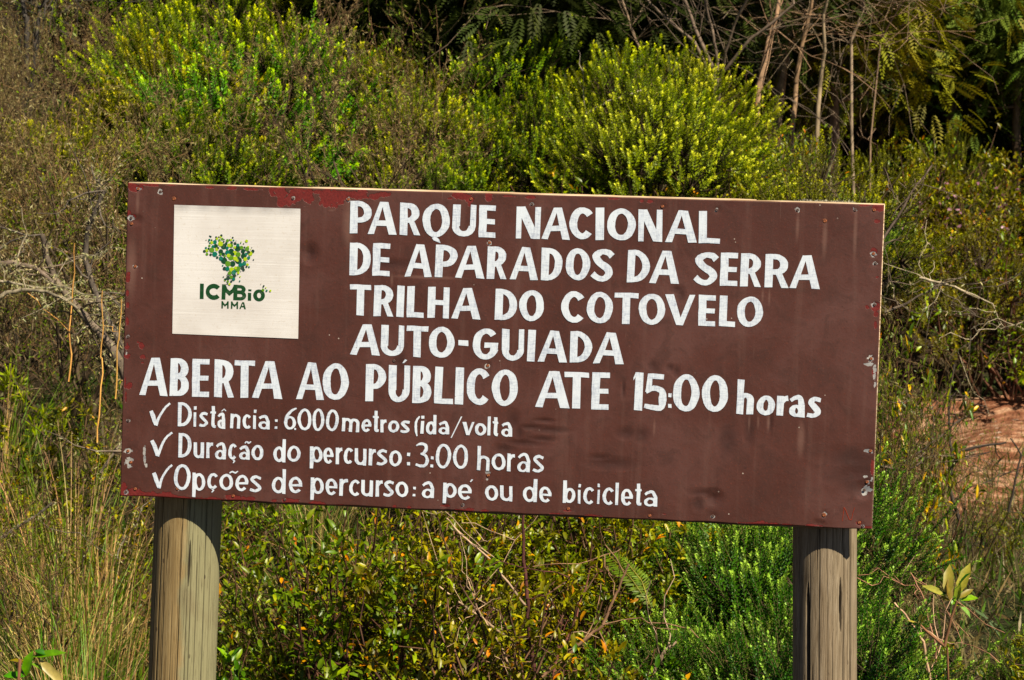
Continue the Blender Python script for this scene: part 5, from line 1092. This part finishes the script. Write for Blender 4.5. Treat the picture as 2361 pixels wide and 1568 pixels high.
def frond(acc, pts, width, col, n=22, g=rng):
    pts = np.array([list(p) for p in pts], float); t = np.linspace(0, 1, n); k = np.linspace(0, len(pts) - 1, n); i = np.clip(k.astype(int), 0, len(pts) - 2); f = (k - i)[:, None]
    C = pts[i] * (1 - f) + pts[i + 1] * f; T = unit(np.gradient(C, axis=0)); S = unit(np.cross(T, np.array([[0, -.8, .6]])))
    tubes(acc, C[:-1], C[1:], .004, .003, np.array([.4, .38, .08]))
    w = width * np.sin(np.pi * (t * .88 + .1))
    for s in (1, -1):
        for sub in (0, .5):
            pb = C + T * sub / n; D = unit(S * s + T * .45 + g.normal(0, .06, (n, 3))); leaf4(acc, pb, D, T, w, width * .17, jitcol(col, n, .15, g), fold=.1)
def fern(px, py, y, fr, label, col=(.12, .22, .010)):
    b = P(px, py, y); b.z = float(height(b.x, b.y)); root = empty('fern', b)
    for f_, w_ in fr:
        a = Acc(); frond(a, [np.array(P(*q, y + .05 * i)) - np.array(b) for i, q in enumerate(f_)], w_, col); ob('frond', a.mesh('frond'), M_LEAF, root)
    tag(root, label, 'fern')
fern(1640, 1330, 3.3, [([(1640, 1300), (1648, 1250), (1650, 1200)], .07), ([(1640, 1300), (1610, 1255), (1585, 1220)], .06), ([(1642, 1300), (1690, 1240), (1740, 1212)], .06), ([(1640, 1300), (1600, 1282), (1575, 1268)], .05), ([(1640, 1290), (1665, 1235), (1700, 1195)], .05)], 'bright yellow green fern just under the sign, left of the right post')
fern(1480, 1400, 2.2, [([(1500, 1400), (1460, 1340), (1425, 1300), (1392, 1270)], .05), ([(1500, 1400), (1480, 1340), (1440, 1290)], .035)], 'yellow green fern arching left below the word bicicleta')

# yellow-green sprouting plants at the left
def sprout(px, py, y, sz, label, col=(.30, .38, .015), n=46, name='sprouting_plant', wr=.16):
    b = gpoint(px, py, .35); zz = float(height(b.x, b.y)); h = b.z - zz; root = empty(name, (b.x, b.y, zz)); fo, st = Acc(), Acc(); g = np.random.default_rng(int(px * 7 + py))
    for k in range(7):
        e = np.array([g.normal(0, sz * .35), g.normal(0, sz * .3), max(h, .15) + g.normal(0, sz * .3)]); limb(st, (0, 0, -.03), e, .006, .003, (.14, .09, .05), 5, .04, g)
        m = n // 3; D = unit(g.normal(0, .7, (m, 3)) + [0, 0, .9]); S, _ = perp(D, g.uniform(0, 6, m)); B = e - D * 0 + [0, 0, -1] * g.uniform(0, sz * .5, (m, 1)); LL = sz * g.uniform(.3, .6, m)
        leaf4(fo, B, D, S, LL, LL * wr, jitcol(col, m, .25, g), fold=.2)
    ob('foliage', fo.mesh('sprout'), M_LEAF, root); ob('stems', st.mesh('stems'), M_STEM, root); tag(root, label, 'plant')
sprout(120, 965, 3.2, .16, 'yellow green bushy sprout beside the word ABERTA'); sprout(20, 880, 3.4, .2, 'yellow green sprout at the left edge level with AUTO'); sprout(225, 1080, 2.6, .13, 'small lime sprout left of the second check mark'); sprout(65, 1195, 1.9, .09, 'tiny yellow sprout at the far left under the check marks', (.5, .5, .02), 24, wr=.35)
sprout(40, 1285, 1.6, .10, 'lime tipped sprout near the left edge below the sign', (.35, .42, .03), 24, wr=.4)

# lichen-hung leaning branches at the left
def branch(name, path, y, r, col, label, seed, lich=400, twigs=10, dy=.0, cat='branch'):
    g = np.random.default_rng(seed); st, fo = Acc(), Acc(); pts = [np.array(p) for p in pix(path, y, dy)]; b = pts[0].copy(); pts = [p - b for p in pts]; A = []
    rr = np.linspace(r, r * .5, len(pts))
    for i in range(len(pts) - 1): A += list(limb(st, pts[i], pts[i + 1], rr[i], rr[i + 1], np.array(col) * g.uniform(.8, 1.15), 6, .02, g, 6))
    A = np.array(A)
    for _ in range(twigs):
        p = A[g.integers(len(A))]; d = unit((g.normal(0, 1, 3) + [0, 0, .3])[None])[0]; q = limb(st, p, p + d * g.uniform(.12, .45), r * .3, .0016, np.array(col) * 1.1, 5, .08, g, 3); A = np.concatenate([A, q])
    if lich:
        i = g.integers(0, len(A), lich); B = A[i] + g.normal(0, r * .8, (lich, 3)); D = unit(g.normal(0, .7, (lich, 3)) + [0, 0, -.6]); S, _ = perp(D, g.uniform(0, 6, lich)); L = g.uniform(.008, .026, lich)
        leaf4(fo, B, D, S, L, L * .25, jitcol((.50, .45, .24), lich, .3, g))
    root = empty(name, b); ob('bough', st.mesh('bough'), M_STEM, root)
    if lich: ob('lichen', fo.mesh('lichen'), M_GRASS, root)['kind'] = 'stuff'
    tag(root, label, cat); return root
GR = (.17, .13, .10)
branch('leaning_trunk', [(292, 870), (258, 800), (205, 740), (160, 690), (125, 640), (95, 540)], 3.6, .026, GR, 'lichen spotted trunk leaning left beside the logo panel', 1, 1500, 16)
branch('fallen_branch', [(-30, 612), (30, 606), (85, 620), (125, 655)], 3.55, .018, GR, 'grey brown bough running in from the left edge to the leaning trunk', 2, 500, 8)
branch('fallen_branch', [(-20, 700), (15, 675), (60, 668), (105, 672), (150, 690), (180, 712)], 3.2, .012, (.22, .18, .13), 'arched dead branch above the green grass at the left', 3, 350, 6)
branch('fallen_branch', [(-20, 645), (40, 655), (90, 664), (150, 662), (200, 680)], 3.45, .007, (.24, .2, .15), 'thin lichen covered branch crossing behind the leaning trunk', 4, 900, 8)
branch('leaning_trunk', [(290, 830), (262, 760), (225, 690), (195, 600), (205, 520), (240, 440)], 3.9, .020, (.12, .10, .08), 'dark upright stem hung with pale lichen at the left edge of the sign', 5, 2400, 24)
branch('fallen_branch', [(5, 1240), (40, 1215), (90, 1185), (120, 1160)], 2.6, .010, (.18, .15, .12), 'mottled stick lying in the grass at the lower left', 6, 120, 3)
branch('fallen_branch', [(0, 60), (60, 20), (170, -30)], 12.0, .05, (.09, .075, .06), 'dark limb slanting across the upper left corner', 7, 600, 10)
branch('fallen_branch', [(695, 104), (740, 98), (785, 108), (820, 128)], 10.6, .035, (.09, .07, .055), 'dark fallen limb in the dark gap high above the logo panel', 8, 300, 8)
branch('fallen_branch', [(1352, 262), (1400, 235), (1490, 205)], 9.5, .012, (.5, .42, .32), 'pale stick leaning out of the bushes above NACIONAL', 9, 0, 2)
# silhouette-like small tree and stems on the right by the road
branch('roadside_tree', [(2212, 1200), (2190, 1130), (2192, 1080), (2215, 1040), (2265, 1028), (2320, 1020)], 6.2, .012, (.05, .04, .032), 'thin dark crooked tree standing before the red road', 10, 0, 10, cat='tree')
branch('roadside_tree', [(2325, 1180), (2340, 1110), (2355, 1050), (2330, 1010)], 6.0, .008, (.05, .04, .032), 'thin dark stem at the right edge before the red road', 11, 0, 10, cat='tree')
branch('roadside_tree', [(2195, 1060), (2188, 980), (2190, 900), (2200, 840)], 6.6, .009, (.06, .05, .04), 'upright dark stem just above the bend of the crooked tree', 12, 0, 8, cat='tree')
for i, (q, lab) in enumerate([([(2040, 720), (2090, 700), (2160, 660), (2220, 640)], 'dark bare branch right of the words DA SERRA'), ([(2030, 560), (2070, 500), (2110, 430), (2150, 380)], 'thin dark branch rising beside the upper right corner of the sign'), ([(2040, 1110), (2090, 1060), (2150, 1020), (2230, 960)], 'bare branch right of the last text line'), ([(2020, 1075), (2090, 1085), (2150, 1050)], 'low bare branch touching the lower right edge of the sign'), ([(2120, 640), (2200, 660), (2290, 700)], 'pale twiggy branch right of the word COTOVELO')]):
    branch('bare_branch', q, 4.6 + .2 * i, .008, (.12, .09, .07) if i != 4 else (.35, .28, .2), lab, 20 + i, 120, 16)
# stems rising in front, under the sign
branch('shrub_stem', [(1238, 1600), (1222, 1480), (1215, 1380), (1207, 1280), (1207, 1180)], 1.7, .0105, (.10, .04, .035), 'tall dark red stem rising under the middle of the sign', 30, 0, 6, cat='stem')
branch('shrub_stem', [(1250, 1560), (1320, 1500), (1390, 1440), (1420, 1370), (1450, 1300)], 1.6, .008, (.30, .17, .11), 'long tan stem curving right under the word bicicleta', 31, 0, 14, cat='stem')
branch('shrub_stem', [(1230, 1520), (1130, 1440), (1060, 1390), (1010, 1350)], 1.75, .006, (.50, .34, .23), 'pale stem slanting left from the dark red stem', 32, 0, 8, cat='stem')
branch('shrub_stem', [(1215, 1400), (1130, 1290), (1060, 1230), (1030, 1195)], 1.8, .005, (.45, .32, .22), 'thin pale stem reaching up left below a pe', 33, 0, 6, cat='stem')
branch('shrub_stem', [(1200, 1600), (1160, 1500), (1100, 1400), (1075, 1330)], 1.75, .005, (.42, .28, .19), 'slim tan stem left of the dark red stem', 34, 0, 6, cat='stem')
branch('shrub_stem', [(1265, 1600), (1290, 1500), (1330, 1420), (1370, 1290)], 1.8, .006, (.22, .10, .07), 'reddish stem right of the dark red stem', 35, 0, 10, cat='stem')
branch('shrub_stem', [(1450, 1600), (1500, 1560), (1535, 1500), (1560, 1480)], 1.7, .011, (.45, .33, .23), 'pale broken stick at the bottom left of the right post', 36, 0, 2, cat='stem')
branch('shrub_stem', [(2145, 1568), (2130, 1480), (2090, 1420), (2062, 1390)], 1.55, .006, (.42, .28, .18), 'bare tan stem beside the big leaved sapling', 37, 0, 8, cat='stem')
branch('shrub_stem', [(2155, 1600), (2160, 1500), (2130, 1380), (2100, 1320)], 1.65, .004, (.35, .18, .12), 'reddish thin stem left of the big leaved sapling', 38, 0, 8, cat='stem')
for i, (px, y0, y1, lab) in enumerate([(172, 560, 760, 'first orange straw stalk before the leaning trunk'), (238, 670, 900, 'tall orange straw stalk left of the sign'), (280, 690, 800, 'short straw stalk close to the sign edge')]):
    branch('straw_stalk', [(px - 14, y1 + 120), (px - 6, (y0 + y1) / 2 + 40), (px, y0)], 3.3, .004, (.62, .36, .12), lab, 50 + i, 0, 1, cat='stalk')
branch('straw_stalk', [(395, 1260), (378, 1120), (362, 1090)], 1.3, .003, (.6, .4, .14), 'thin straw stalk behind the top of the left post', 60, 0, 0, cat='stalk')
# pink flowering plants
b = P(2240, 500, 15.8); zz = float(height(b.x, b.y)); root = empty('flowering_bush', (b.x, b.y, zz)); g = np.random.default_rng(9)
ob('foliage', LEAFY[1][0], M_LEAF, root); ob('stems', LEAFY[1][1], M_STEM, root)
a = Acc(); n = 90; B = np.stack([g.normal(0, .42, n), g.normal(0, .35, n), g.uniform(.45, 1.3, n)], 1); D = randdir(n, .3, 1, g); S, _ = perp(D, g.uniform(0, 6, n)); leafoval(a, B, D, S, .038, .034, jitcol((.36, .18, .24), n, .25, g))
o = ob('blossoms', a.mesh('blossoms'), M_LEAF, root); root.scale = (1.4, 1.1, 1.1); tag(root, 'bush with dusty pink blossoms right of the upper right corner of the sign', 'flowering bush')
